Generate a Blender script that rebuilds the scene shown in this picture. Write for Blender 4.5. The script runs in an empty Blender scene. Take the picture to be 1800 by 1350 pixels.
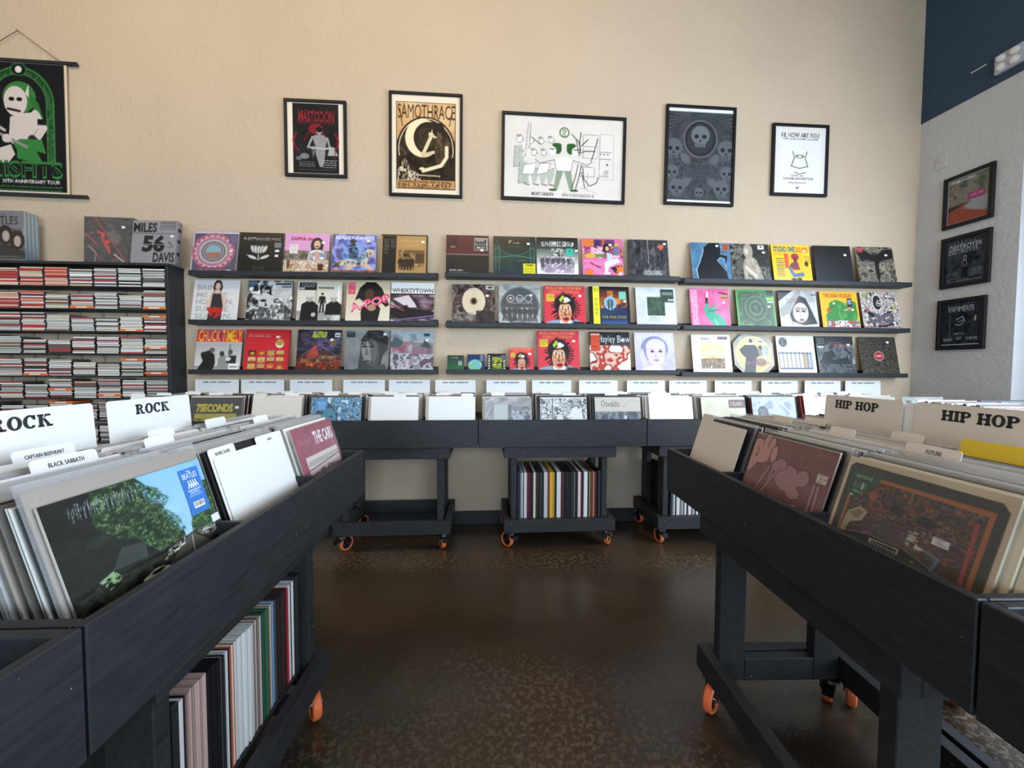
import bpy, math, random
import numpy as np
from mathutils import Matrix, Vector

random.seed(7)
SC = bpy.context.scene
COL = SC.collection
R = math.radians

# ------------------------------------------------------------------ camera
EYE = Vector((0, 0, 1.205))
PITCH, ROLL, FPX = R(2.33), 0.004, 700.0
CAMM = (Matrix.Rotation(R(90) - PITCH, 3, 'X') @ Matrix.Rotation(ROLL, 3, 'Z'))
cd = bpy.data.cameras.new('camera'); cam = bpy.data.objects.new('camera', cd); COL.objects.link(cam)
cam.matrix_world = Matrix.Translation(EYE) @ CAMM.to_4x4()
cd.sensor_width = 36; cd.lens = FPX / 1800 * 36; cd.clip_start = 0.02; cd.clip_end = 60
SC.camera = cam

# ------------------------------------------------------------------ view, sky and lights
SC.view_settings.view_transform = 'Standard'
SC.view_settings.look = 'None'
SC.view_settings.gamma = 1
SC.view_settings.use_curve_mapping = False
SC.view_settings.exposure = 0.0
w = bpy.data.worlds.new('daylight'); SC.world = w; w.use_nodes = True
w.node_tree.nodes['Background'].inputs[0].default_value = (0.72, 0.84, 1.0, 1)
w.node_tree.nodes['Background'].inputs[1].default_value = 1.6

def area(name, loc, target, sx, sy, power, color, spread=180):
    l = bpy.data.lights.new(name, 'AREA'); l.shape = 'RECTANGLE'; l.size = sx; l.size_y = sy
    l.energy = power; l.color = color; l.spread = R(spread)
    o = bpy.data.objects.new(name, l); COL.objects.link(o); o.location = loc
    o.rotation_euler = (Vector(target) - Vector(loc)).to_track_quat('-Z', 'Y').to_euler()
    return o
COOL = (0.74, 0.87, 1.0)
WARM = (1.0, 0.77, 0.50)
area('window_daylight', (3.45, 0.3, 1.75), (0.0, 0.5, 1.0), 3.6, 2.3, 235, COOL)
area('storefront_daylight', (0.3, -4.93, 1.6), (0.0, 3, 0.8), 6.5, 2.9, 290, (0.68, 0.85, 1.0))
area('ceiling_lamp_warm', (-0.2, 1.0, 4.2), (0.0, 3.05, 2.2), 1.6, 0.35, 23, (1.0, 0.72, 0.42))
area('ceiling_lamp_warm', (-2.6, 1.0, 4.2), (-2.6, 3.0, 2.2), 1.6, 0.35, 22, WARM)

# ------------------------------------------------------------------ frames: local u (right), v (away), z (up)
class Frame:
    def __init__(s, x, y, ang):
        s.M = Matrix.Translation((x, y, 0)) @ Matrix.Rotation(ang, 4, 'Z')
        s.Mi = s.M.inverted()
    def hit(s, px, py, v):
        d = CAMM @ Vector(((px - 900) / FPX, -(py - 675) / FPX, -1))
        o = s.Mi @ EYE; dl = s.Mi.to_3x3() @ d
        t = (v - o.y) / dl.y
        p = o + dl * t
        return p.x, p.z
    def at(s, u, v, z, rz=0, lean=0, tilt=0):
        return s.M @ Matrix.Translation((u, v, z)) @ Matrix.Rotation(rz, 4, 'Z') @ Matrix.Rotation(-lean, 4, 'X') @ Matrix.Rotation(tilt, 4, 'Y')
WA = R(3.7); D = 3.045
WALL = Frame(-D * math.sin(WA), D * math.cos(WA), WA)
LEFT = Frame(-.53 - .0457 * .504, .504, R(90 + 2.6))
RIGHT = Frame(.697 - .0214 * 1.68, 1.68, R(-90 + 1.2))
ID = Matrix.Identity(4)

# ------------------------------------------------------------------ materials
def mat(name, col=None, rough=.5, metal=0, spec=.5, coat=0, src=None, bump=None, emit=None):
    """src: 'object' takes the object's colour, 'attr' the mesh colour"""
    m = bpy.data.materials.new(name); m.use_nodes = True
    nt = m.node_tree; b = nt.nodes['Principled BSDF']
    b.inputs['Roughness'].default_value = rough; b.inputs['Metallic'].default_value = metal
    b.inputs['Specular IOR Level'].default_value = spec
    b.inputs['Coat Weight'].default_value = coat; b.inputs['Coat Roughness'].default_value = .12
    if col: b.inputs['Base Color'].default_value = (*col, 1)
    if src == 'object':
        n = nt.nodes.new('ShaderNodeObjectInfo'); nt.links.new(n.outputs['Color'], b.inputs['Base Color'])
    if src == 'attr':
        n = nt.nodes.new('ShaderNodeVertexColor'); n.layer_name = 'print'; nt.links.new(n.outputs['Color'], b.inputs['Base Color'])
    if emit:
        b.inputs['Emission Color'].default_value = (*emit[:3], 1); b.inputs['Emission Strength'].default_value = emit[3]
    if bump:
        sc, st = bump
        t = nt.nodes.new('ShaderNodeTexCoord'); n = nt.nodes.new('ShaderNodeTexNoise'); n.inputs['Scale'].default_value = sc
        n.inputs['Detail'].default_value = 6
        k = nt.nodes.new('ShaderNodeBump'); k.inputs['Strength'].default_value = st; k.inputs['Distance'].default_value = .004
        nt.links.new(t.outputs['Object'], n.inputs['Vector']); nt.links.new(n.outputs['Fac'], k.inputs['Height']); nt.links.new(k.outputs[0], b.inputs['Normal'])
    return m
def L(nt, a, b): nt.links.new(a, b)

def black_wood():
    m = mat('black_painted_wood', rough=.5, spec=.35); nt = m.node_tree; b = nt.nodes['Principled BSDF']
    t = nt.nodes.new('ShaderNodeTexCoord'); mp = nt.nodes.new('ShaderNodeMapping'); mp.inputs['Scale'].default_value = (3, 22, 22)
    n = nt.nodes.new('ShaderNodeTexNoise'); n.inputs['Scale'].default_value = 4; n.inputs['Detail'].default_value = 6
    r = nt.nodes.new('ShaderNodeValToRGB'); r.color_ramp.elements[0].position = .3; r.color_ramp.elements[1].position = .75
    r.color_ramp.elements[0].color = (.016, .018, .021, 1); r.color_ramp.elements[1].color = (.030, .033, .038, 1)
    L(nt, t.outputs['Object'], mp.inputs[0]); L(nt, mp.outputs[0], n.inputs['Vector']); L(nt, n.outputs['Fac'], r.inputs[0])
    # paint chips: tiny pale specks
    v = nt.nodes.new('ShaderNodeTexNoise'); v.inputs['Scale'].default_value = 70; v.inputs['Detail'].default_value = 1
    c = nt.nodes.new('ShaderNodeMath'); c.operation = 'GREATER_THAN'; c.inputs[1].default_value = .80
    L(nt, t.outputs['Object'], v.inputs['Vector']); L(nt, v.outputs['Fac'], c.inputs[0])
    mx = nt.nodes.new('ShaderNodeMix'); mx.data_type = 'RGBA'; mx.inputs[7].default_value = (.35, .32, .27, 1)
    L(nt, c.outputs[0], mx.inputs[0]); L(nt, r.outputs[0], mx.inputs[6]); L(nt, mx.outputs[2], b.inputs['Base Color'])
    k = nt.nodes.new('ShaderNodeBump'); k.inputs['Strength'].default_value = .25; k.inputs['Distance'].default_value = .002
    L(nt, n.outputs['Fac'], k.inputs['Height']); L(nt, k.outputs[0], b.inputs['Normal'])
    return m
def stucco(name, base, dark):
    m = mat(name, rough=.85, spec=.25); nt = m.node_tree; b = nt.nodes['Principled BSDF']
    t = nt.nodes.new('ShaderNodeTexCoord')
    n = nt.nodes.new('ShaderNodeTexNoise'); n.inputs['Scale'].default_value = 1.6; n.inputs['Detail'].default_value = 5
    r = nt.nodes.new('ShaderNodeValToRGB'); r.color_ramp.elements[0].position = .3; r.color_ramp.elements[1].position = .7
    r.color_ramp.elements[0].color = (*dark, 1); r.color_ramp.elements[1].color = (*base, 1)
    L(nt, t.outputs['Object'], n.inputs['Vector']); L(nt, n.outputs['Fac'], r.inputs[0]); L(nt, r.outputs[0], b.inputs['Base Color'])
    f = nt.nodes.new('ShaderNodeTexNoise'); f.inputs['Scale'].default_value = 38; f.inputs['Detail'].default_value = 4; f.inputs['Distortion'].default_value = .6
    g = nt.nodes.new('ShaderNodeTexNoise'); g.inputs['Scale'].default_value = 9; g.inputs['Detail'].default_value = 3; g.inputs['Distortion'].default_value = 1.5
    rr = nt.nodes.new('ShaderNodeValToRGB'); rr.color_ramp.elements[0].position = .55; rr.color_ramp.elements[1].position = .62
    a = nt.nodes.new('ShaderNodeMath'); a.operation = 'MULTIPLY_ADD'; a.inputs[1].default_value = .35
    L(nt, t.outputs['Object'], f.inputs['Vector']); L(nt, t.outputs['Object'], g.inputs['Vector']); L(nt, g.outputs['Fac'], rr.inputs[0])
    L(nt, rr.outputs[0], a.inputs[0]); L(nt, f.outputs['Fac'], a.inputs[2])
    k = nt.nodes.new('ShaderNodeBump'); k.inputs['Strength'].default_value = .55; k.inputs['Distance'].default_value = .006
    L(nt, a.outputs[0], k.inputs['Height']); L(nt, k.outputs[0], b.inputs['Normal'])
    return m
def concrete():
    m = mat('stained_concrete', rough=.3, spec=.5); nt = m.node_tree; b = nt.nodes['Principled BSDF']
    t = nt.nodes.new('ShaderNodeTexCoord')
    def noise(s, d=5, dist=0):
        n = nt.nodes.new('ShaderNodeTexNoise'); n.inputs['Scale'].default_value = s; n.inputs['Detail'].default_value = d; n.inputs['Distortion'].default_value = dist
        L(nt, t.outputs['Object'], n.inputs['Vector']); return n
    def ramp(n, p0, p1, c0, c1):
        r = nt.nodes.new('ShaderNodeValToRGB'); r.color_ramp.elements[0].position = p0; r.color_ramp.elements[1].position = p1
        r.color_ramp.elements[0].color = (*c0, 1); r.color_ramp.elements[1].color = (*c1, 1); L(nt, n.outputs['Fac'], r.inputs[0]); return r
    base = ramp(noise(1.3, 6, .5), .3, .7, (.040, .027, .017), (.080, .056, .037))
    patch = ramp(noise(1.1, 3), .40, .56, (0, 0, 0), (1, 1, 1))
    sx = nt.nodes.new('ShaderNodeSeparateXYZ'); L(nt, t.outputs['Object'], sx.inputs[0])
    def zone(y0, y1):          # worn strips of the floor, across the shop
        q = nt.nodes.new('ShaderNodeMapRange'); q.interpolation_type = 'SMOOTHSTEP'; q.inputs['From Min'].default_value = y0; q.inputs['From Max'].default_value = y1
        L(nt, sx.outputs['Y'], q.inputs['Value']); return q
    def mth(op, p, r):
        q = nt.nodes.new('ShaderNodeMath'); q.operation = op; L(nt, p.outputs[0], q.inputs[0]); L(nt, r.outputs[0], q.inputs[1]); return q
    near = zone(1.75, 1.35); strip = mth('MULTIPLY', zone(2.25, 2.42), zone(2.62, 2.48)); worn = mth('MAXIMUM', near, strip); patch = mth('MULTIPLY', patch, worn)
    speck = ramp(noise(55, 6, .6), .50, .62, (0, 0, 0), (1, 1, 1))
    mul = nt.nodes.new('ShaderNodeMath'); mul.operation = 'MULTIPLY'
    L(nt, patch.outputs[0], mul.inputs[0]); L(nt, speck.outputs[0], mul.inputs[1])
    mx = nt.nodes.new('ShaderNodeMix'); mx.data_type = 'RGBA'; mx.inputs[7].default_value = (.155, .125, .085, 1)
    L(nt, mul.outputs[0], mx.inputs[0]); L(nt, base.outputs[0], mx.inputs[6])
    fine = ramp(noise(160, 2), .35, .7, (.75, .75, .75), (1.15, 1.15, 1.15))
    m2 = nt.nodes.new('ShaderNodeMix'); m2.data_type = 'RGBA'; m2.blend_type = 'MULTIPLY'; m2.inputs[0].default_value = 1
    L(nt, mx.outputs[2], m2.inputs[6]); L(nt, fine.outputs[0], m2.inputs[7]); L(nt, m2.outputs[2], b.inputs['Base Color'])
    rg = nt.nodes.new('ShaderNodeMath'); rg.operation = 'MULTIPLY_ADD'; rg.inputs[1].default_value = .35; rg.inputs[2].default_value = .22
    L(nt, mul.outputs[0], rg.inputs[0]); L(nt, rg.outputs[0], b.inputs['Roughness'])
    k = nt.nodes.new('ShaderNodeBump'); k.inputs['Strength'].default_value = .12; k.inputs['Distance'].default_value = .003
    L(nt, speck.outputs[0], k.inputs['Height']); L(nt, k.outputs[0], b.inputs['Normal'])
    return m
def plastic(fac=.22, rough=.16, bump=.35):
    m = bpy.data.materials.new('clear_plastic'); m.use_nodes = True; nt = m.node_tree; nt.nodes.clear()
    o = nt.nodes.new('ShaderNodeOutputMaterial'); tr = nt.nodes.new('ShaderNodeBsdfTransparent'); tr.inputs[0].default_value = (.97, .97, .97, 1)
    g = nt.nodes.new('ShaderNodeBsdfPrincipled'); g.inputs['Base Color'].default_value = (.7, .7, .7, 1); g.inputs['Roughness'].default_value = rough
    t = nt.nodes.new('ShaderNodeTexCoord'); n = nt.nodes.new('ShaderNodeTexNoise'); n.inputs['Scale'].default_value = 25; n.inputs['Distortion'].default_value = 2
    k = nt.nodes.new('ShaderNodeBump'); k.inputs['Strength'].default_value = bump; k.inputs['Distance'].default_value = .01
    L(nt, t.outputs['Object'], n.inputs['Vector']); L(nt, n.outputs['Fac'], k.inputs['Height']); L(nt, k.outputs[0], g.inputs['Normal'])
    mx = nt.nodes.new('ShaderNodeMixShader'); mx.inputs[0].default_value = fac
    L(nt, tr.outputs[0], mx.inputs[1]); L(nt, g.outputs[0], mx.inputs[2]); L(nt, mx.outputs[0], o.inputs[0])
    return m
MW = black_wood()
MWALL = stucco('cream_stucco', (.57, .455, .335), (.53, .42, .308))
MWALL2 = stucco('pale_grey_stucco', (.55, .55, .56), (.52, .52, .53))
MFLOOR = concrete()
MART = mat('printed_cover', rough=.38, spec=.4, coat=.25, src='attr')
MPAPER = mat('printed_paper', rough=.6, spec=.15, src='attr')
MOBJ = mat('card_stock', rough=.5, spec=.4, src='object')
MGLOSS = mat('glossy_case', rough=.25, spec=.5, coat=.3, src='object')
MPLAS = plastic()
MCLEAR = plastic(.05, .1, .12)
MFRAME = mat('black_frame', (.010, .010, .011), rough=.5, spec=.25)
MORANGE = mat('orange_rubber', (.78, .16, .045), rough=.4)
MBLACKM = mat('black_metal', (.015, .015, .016), rough=.3, metal=.3)
MSTEEL = mat('steel', (.55, .56, .58), rough=.25, metal=1)
MWHITE = mat('white_card', (.86, .86, .85), rough=.55)
MINK = mat('black_ink', (.015, .015, .018), rough=.6)
MSTICK = mat('white_sticker', (.8, .8, .78), rough=.5)
MNAVY = stucco('navy_paint', (.040, .070, .112), (.036, .062, .100))
MDOWEL = mat('pale_wood', (.45, .34, .22), rough=.6)
MCEIL = mat('ceiling_paint', (.35, .32, .29), rough=.9)

# ------------------------------------------------------------------ mesh helpers
def mesh(name, vs, fs, m):
    me = bpy.data.meshes.new(name); me.from_pydata(vs, [], fs); me.update()
    if m: me.materials.append(m)
    return me
def put(name, me, M=ID, parent=None, color=None):
    o = bpy.data.objects.new(name, me); COL.objects.link(o)
    if parent is not None:
        o.parent = parent; o.matrix_local = M
    else: o.matrix_world = M
    if color: o.color = (*color, 1)
    return o
def tag(o, label, cat, group=None, kind=None):
    if label: o['label'] = label
    if cat: o['category'] = cat
    if group: o['group'] = group
    if kind: o['kind'] = kind
    return o
def thing(name, M, label, cat, group=None):
    return tag(put(name, None, M), label, cat, group)
class B:
    """collects boxes and other solids into one mesh"""
    def __init__(s): s.v = []; s.f = []
    def add(s, vs, fs):
        n = len(s.v); s.v += [tuple(v) for v in vs]; s.f += [tuple(i + n for i in f) for f in fs]; return s
    def box(s, x0, y0, z0, x1, y1, z1, c=0, M=None):
        if c <= 0:
            vs = [(x, y, z) for x in (x0, x1) for y in (y0, y1) for z in (z0, z1)]
            fs = [(0, 1, 3, 2), (4, 6, 7, 5), (0, 4, 5, 1), (2, 3, 7, 6), (0, 2, 6, 4), (1, 5, 7, 3)]
        else:
            lo = (x0, y0, z0); hi = (x1, y1, z1); vs = []; idx = {}
            for a in (0, 1):
                for b in (0, 1):
                    for d in (0, 1):
                        s3 = (a, b, d)
                        for ax in range(3):
                            p = [hi[k] if s3[k] else lo[k] for k in range(3)]
                            for k in range(3):
                                if k != ax: p[k] += -c if s3[k] else c
                            idx[(a, b, d, ax)] = len(vs); vs.append(tuple(p))
            fs = []
            for ax in range(3):
                o = [k for k in range(3) if k != ax]
                for side in (0, 1):
                    q = []
                    for (i, j) in ((0, 0), (1, 0), (1, 1), (0, 1)):
                        t = [0, 0, 0]; t[ax] = side; t[o[0]] = i; t[o[1]] = j; q.append(idx[(*t, ax)])
                    fs.append(tuple(q if (side == 1) == (ax != 1) else q[::-1]))
            for ax in range(3):     # chamfers along ax
                o = [k for k in range(3) if k != ax]
                for i in (0, 1):
                    for j in (0, 1):
                        t = [0, 0, 0]; t[o[0]] = i; t[o[1]] = j
                        a0 = tuple(t); t[ax] = 1; a1 = tuple(t)
                        fs.append((idx[(*a0, o[0])], idx[(*a1, o[0])], idx[(*a1, o[1])], idx[(*a0, o[1])]))
            for a in (0, 1):
                for b in (0, 1):
                    for d in (0, 1): fs.append((idx[(a, b, d, 0)], idx[(a, b, d, 1)], idx[(a, b, d, 2)]))
        if M: vs = [tuple(M @ Vector(v)) for v in vs]
        return s.add(vs, fs)
    def lathe(s, prof, n, M):
        """prof: (radius, height) about local z"""
        vs = []; fs = []; k = len(prof)
        for i in range(n):
            a = 2 * math.pi * i / n
            for r, h in prof: vs.append(tuple(M @ Vector((r * math.cos(a), r * math.sin(a), h))))
        for i in range(n):
            j = (i + 1) % n
            for q in range(k - 1): fs.append((i * k + q, j * k + q, j * k + q + 1, i * k + q + 1))
        return s.add(vs, fs)
    def tube(s, pts, r, n=6):
        pts = [Vector(p) for p in pts]; base = len(s.v); rings = []
        for i, p in enumerate(pts):
            d = (pts[min(i + 1, len(pts) - 1)] - pts[max(i - 1, 0)]).normalized()
            a = d.orthogonal().normalized(); b = d.cross(a)
            rings.append([p + (a * math.cos(t) + b * math.sin(t)) * r for t in [2 * math.pi * q / n for q in range(n)]])
        vs = [v for r_ in rings for v in r_]; fs = []
        for i in range(len(pts) - 1):
            for q in range(n): fs.append((i * n + q, i * n + (q + 1) % n, (i + 1) * n + (q + 1) % n, (i + 1) * n + q))
        fs += [tuple(range(n))[::-1], tuple(range((len(pts) - 1) * n, len(pts) * n))]
        return s.add(vs, fs)
    def mesh(s, name, m):
        me = mesh(name, s.v, s.f, m)
        import bmesh
        bm = bmesh.new(); bm.from_mesh(me); bmesh.ops.recalc_face_normals(bm, faces=bm.faces); bm.to_mesh(me); bm.free()
        return me
def solid(name, m, parent, *b, c=.0015, M=ID): return put(name, B().box(*b, c=c).mesh(name, m), M, parent)

# ------------------------------------------------------------------ printed pictures, painted in numpy and stored as mesh colours
_txt = {}
def text_tris(s, bold=0.0):
    k = (s, bold)
    if k not in _txt:
        cu = bpy.data.curves.new('t', 'FONT'); cu.body = s; cu.resolution_u = 2; cu.size = 1; cu.offset = bold
        o = bpy.data.objects.new('t', cu)
        me = o.to_mesh(); me.calc_loop_triangles()
        v = np.array([p.co[:2] for p in me.vertices], float).reshape(-1, 2)
        t = np.array([q.vertices[:] for q in me.loop_triangles], int).reshape(-1, 3)
        o.to_mesh_clear(); bpy.data.objects.remove(o); bpy.data.curves.remove(cu)
        if len(v):
            v[:, 0] -= v[:, 0].min(); v[:, 1] /= .69
        _txt[k] = (v, t)
    return _txt[k]
def hx(c):
    if isinstance(c, str): return np.array([int(c[i:i + 2], 16) / 255 for i in (0, 2, 4)])
    return np.array(c, float)
_rng = np.random.RandomState(3)
def fbm(h, w, sc, oct=4, seed=None, ax=1.0, ay=1.0):
    rs = np.random.RandomState(seed) if seed is not None else _rng
    out = np.zeros((h, w)); amp = 1; tot = 0
    for o in range(oct):
        ny = max(2, int(sc * ay * 2 ** o) + 2); nx = max(2, int(sc * ax * 2 ** o) + 2)
        g = rs.rand(ny, nx); y = np.linspace(0, ny - 1.001, h); x = np.linspace(0, nx - 1.001, w)
        yi = y.astype(int); xi = x.astype(int); fy = (y - yi)[:, None]; fx = (x - xi)[None]
        fy = fy * fy * (3 - 2 * fy); fx = fx * fx * (3 - 2 * fx)
        a = g[yi][:, xi]; b = g[yi][:, xi + 1]; c = g[yi + 1][:, xi]; d = g[yi + 1][:, xi + 1]
        out += amp * ((a * (1 - fx) + b * fx) * (1 - fy) + (c * (1 - fx) + d * fx) * fy); tot += amp; amp *= .55
    return out / tot
class K:
    """a canvas: x right, y down, both 0..1 (y 0..aspect)"""
    def __init__(s, n=78, c='ffffff', asp=1.0, ss=2):
        s.n = n; s.asp = asp; s.ss = ss; s.w = n * ss; s.h = int(round(n * asp)) * ss
        s.a = np.ones((s.h, s.w, 3)) * hx(c)
        s.yy, s.xx = np.mgrid[0:s.h, 0:s.w]; s.xx = (s.xx + .5) / s.w; s.yy = (s.yy + .5) / s.w
    def m(s, mask, c, al=1.0):
        mk = mask.astype(float)[..., None] * al; s.a = s.a * (1 - mk) + hx(c) * mk; return s
    def r(s, x0, y0, x1, y1, c, al=1.0):
        return s.m((s.xx >= x0) & (s.xx < x1) & (s.yy >= y0) & (s.yy < y1), c, al)
    def e(s, cx, cy, rx, ry, c, al=1.0, w=0, rot=0):
        dx = s.xx - cx; dy = s.yy - cy
        if rot: ca, sa = math.cos(rot), math.sin(rot); dx, dy = dx * ca + dy * sa, -dx * sa + dy * ca
        q = np.sqrt((dx / rx) ** 2 + (dy / ry) ** 2)
        k = q <= 1
        if w: k &= q >= 1 - w / min(rx, ry)
        return s.m(k, c, al)
    def pmask(s, pts):
        k = np.zeros((s.h, s.w), bool); n = len(pts)
        for i in range(n):
            (x0, y0), (x1, y1) = pts[i], pts[(i + 1) % n]
            if y0 == y1: continue
            c = ((s.yy >= min(y0, y1)) & (s.yy < max(y0, y1)))
            k ^= c & (s.xx < x0 + (s.yy - y0) * (x1 - x0) / (y1 - y0))
        return k
    def p(s, pts, c, al=1.0): return s.m(s.pmask(pts), c, al)
    def l(s, pts, w, c, al=1.0):
        k = np.zeros((s.h, s.w), bool)
        for (x0, y0), (x1, y1) in zip(pts, pts[1:]):
            dx, dy = x1 - x0, y1 - y0; q = dx * dx + dy * dy + 1e-9
            t = np.clip(((s.xx - x0) * dx + (s.yy - y0) * dy) / q, 0, 1)
            k |= (s.xx - x0 - t * dx) ** 2 + (s.yy - y0 - t * dy) ** 2 <= (w / 2) ** 2
        return s.m(k, c, al)
    def t(s, txt, x, y, h, c, w=None, bold=.02, sh=0, rot=0, arc=0, al=1.0):
        """x, y = top left of the capitals, h = capital height, w = fitted width"""
        v, tr = text_tris(txt, bold)
        if not len(tr): return s
        sx = (w / v[:, 0].max()) if w else h
        X = v[:, 0] * sx; Y = -v[:, 1] * h + h
        if arc: X0 = (X / X.max() - .5) * 2; Y = Y + arc * X0 ** 2
        X = X + sh * (h - Y)
        if rot: X, Y = X * math.cos(rot) - Y * math.sin(rot), X * math.sin(rot) + Y * math.cos(rot)
        X = (X + x) * s.w; Y = (Y + y) * s.w; k = np.zeros((s.h, s.w), bool)
        for a, b, d in tr:
            xs = (X[a], X[b], X[d]); ys = (Y[a], Y[b], Y[d])
            x0, x1 = max(0, int(min(xs))), min(s.w, int(max(xs)) + 2); y0, y1 = max(0, int(min(ys))), min(s.h, int(max(ys)) + 2)
            if x0 >= x1 or y0 >= y1: continue
            gy, gx = np.mgrid[y0:y1, x0:x1]; gx = gx + .5; gy = gy + .5
            e0 = (xs[1] - xs[0]) * (gy - ys[0]) - (ys[1] - ys[0]) * (gx - xs[0])
            e1 = (xs[2] - xs[1]) * (gy - ys[1]) - (ys[2] - ys[1]) * (gx - xs[1])
            e2 = (xs[0] - xs[2]) * (gy - ys[2]) - (ys[0] - ys[2]) * (gx - xs[2])
            k[y0:y1, x0:x1] |= ((e0 >= 0) & (e1 >= 0) & (e2 >= 0)) | ((e0 <= 0) & (e1 <= 0) & (e2 <= 0))
        return s.m(k, c, al)
    def nz(s, cols, sc=6, box=None, seed=None, ax=1, ay=1, al=1.0, pts=None, oct=4, lo=.28, hi=.72, hard=False):
        f = fbm(s.h, s.w, sc, oct, seed, ax, ay); f = np.clip((f - lo) / (hi - lo), 0, .9999) * (len(cols) - 1)
        C = np.array([hx(c) for c in cols])
        if hard: img = C[np.round(f).astype(int)]
        else: i = f.astype(int); q = (f - i)[..., None]; img = C[i] * (1 - q) + C[np.minimum(i + 1, len(cols) - 1)] * q
        k = np.ones((s.h, s.w), bool)
        if box: x0, y0, x1, y1 = box; k = (s.xx >= x0) & (s.xx < x1) & (s.yy >= y0) & (s.yy < y1)
        if pts: k = s.pmask(pts)
        k = k.astype(float)[..., None] * al; s.a = s.a * (1 - k) + img * k; return s
    def g(s, c0, c1, box=None, hor=False, al=1.0):
        x0, y0, x1, y1 = box or (0, 0, 1, s.asp)
        t = np.clip((s.xx - x0) / (x1 - x0) if hor else (s.yy - y0) / (y1 - y0), 0, 1)[..., None]
        k = ((s.xx >= x0) & (s.xx < x1) & (s.yy >= y0) & (s.yy < y1)).astype(float)[..., None] * al
        s.a = s.a * (1 - k) + (hx(c0) * (1 - t) + hx(c1) * t) * k; return s
    def words(s, x0, y0, x1, n, dy, c, seed=1, h=.4, al=.8):
        """rows of unreadably small print"""
        rs = random.Random(seed)
        for i in range(n):
            x = x0 + rs.random() * .02; y = y0 + i * dy
            while x < x1 - .02:
                wd = .015 + rs.random() * .05; s.r(x, y, min(x + wd, x1), y + dy * h, c, al); x += wd + .012
        return s
    def out(s):
        q = s.ss; return s.a.reshape(s.h // q, q, s.w // q, q, 3).mean((1, 3))
def lin(a): return np.where(a <= .04045, a / 12.92, ((a + .055) / 1.055) ** 2.4)
def art_mesh(name, img, w, h, t, edge, m, back=None):
    """a slab, bottom centre at the origin, its picture on the -y side"""
    ny, nx = img.shape[:2]
    xs = np.linspace(-w / 2, w / 2, nx); zs = np.linspace(h, 0, ny)
    X, Z = np.meshgrid(xs, zs); V = np.stack([X, np.zeros_like(X), Z], -1).reshape(-1, 3)
    i = np.arange(ny * nx).reshape(ny, nx)
    F = np.stack([i[1:, :-1], i[1:, 1:], i[:-1, 1:], i[:-1, :-1]], -1).reshape(-1, 4)
    a, b = w / 2, h; e = .0
    S = [(-a, e, 0), (a, e, 0), (a, t, 0), (-a, t, 0), (-a, e, b), (a, e, b), (a, t, b), (-a, t, b)]
    n = len(V); G = np.array([(0, 3, 2, 1), (4, 5, 6, 7), (1, 2, 6, 5), (0, 4, 7, 3), (3, 7, 6, 2)]) + n
    V = np.vstack([V, np.array(S)]); F = np.vstack([F, G])
    me = bpy.data.meshes.new(name)
    me.vertices.add(len(V)); me.vertices.foreach_set('co', V.astype(np.float32).ravel())
    me.loops.add(F.size); me.loops.foreach_set('vertex_index', F.astype(np.int32).ravel())
    me.polygons.add(len(F)); me.polygons.foreach_set('loop_start', np.arange(0, F.size, 4, dtype=np.int32))
    me.update(calc_edges=True); me.validate()
    C = np.ones((len(V), 4), np.float32); C[:n, :3] = lin(np.clip(img, 0, 1)).reshape(-1, 3); C[n:, :3] = lin(hx(edge))
    at = me.color_attributes.new('print', 'FLOAT_COLOR', 'POINT'); at.data.foreach_set('color', C.ravel())
    me.materials.append(m)
    return me
def text_mesh(name, s, h, w=None, bold=.02, m=None):
    v, t = text_tris(s, bold); sx = w / v[:, 0].max() if w else h
    cx = v[:, 0].max() / 2
    return mesh(name, [((a - cx) * sx, 0, b * h) for a, b in v], [tuple(int(i) for i in q) for q in t], m)
# ------------------------------------------------------------------ the covers on the wall ledges
def person(k, cx, top, h, c, skin='c9b0a0', hair=None):
    """a small standing figure, flat print"""
    u = h / 7.5
    k.p([(cx - u * .9, top + u * 1.3), (cx + u * .9, top + u * 1.3), (cx + u * .75, top + u * 4.2), (cx - u * .75, top + u * 4.2)], c)
    k.l([(cx - u * .4, top + u * 4), (cx - u * .6, top + h)], u * .7, c).l([(cx + u * .4, top + u * 4), (cx + u * .6, top + h)], u * .7, c)
    k.l([(cx - u * .9, top + u * 1.6), (cx - u * 1.3, top + u * 4)], u * .45, c).l([(cx + u * .9, top + u * 1.6), (cx + u * 1.3, top + u * 4)], u * .45, c)
    k.e(cx, top + u * .6, u * .5, u * .62, skin)
    if hair: k.e(cx, top + u * .35, u * .55, u * .4, hair)
def face(k, cx, cy, r, skin, dark, hair=None, lips='8a3a3a', shade=None):
    if hair: k.e(cx, cy - r * .25, r * 1.25, r * 1.35, hair)
    k.e(cx, cy, r * .82, r * 1.12, skin)
    if shade: k.e(cx + r * .45, cy + r * .1, r * .35, r * .9, shade, .6)
    for q in (-1, 1):
        k.e(cx + q * r * .36, cy - r * .12, r * .2, r * .1, 'f0ece6').e(cx + q * r * .36, cy - r * .12, r * .09, r * .1, dark)
        k.l([(cx + q * r * .15, cy - r * .34), (cx + q * r * .58, cy - r * .32)], r * .09, dark)
    k.l([(cx, cy - r * .1), (cx - r * .08, cy + r * .3), (cx + r * .1, cy + r * .33)], r * .07, dark, .7)
    k.e(cx, cy + r * .62, r * .3, r * .1, lips).l([(cx - r * .28, cy + r * .62), (cx + r * .28, cy + r * .62)], r * .03, dark)

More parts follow.
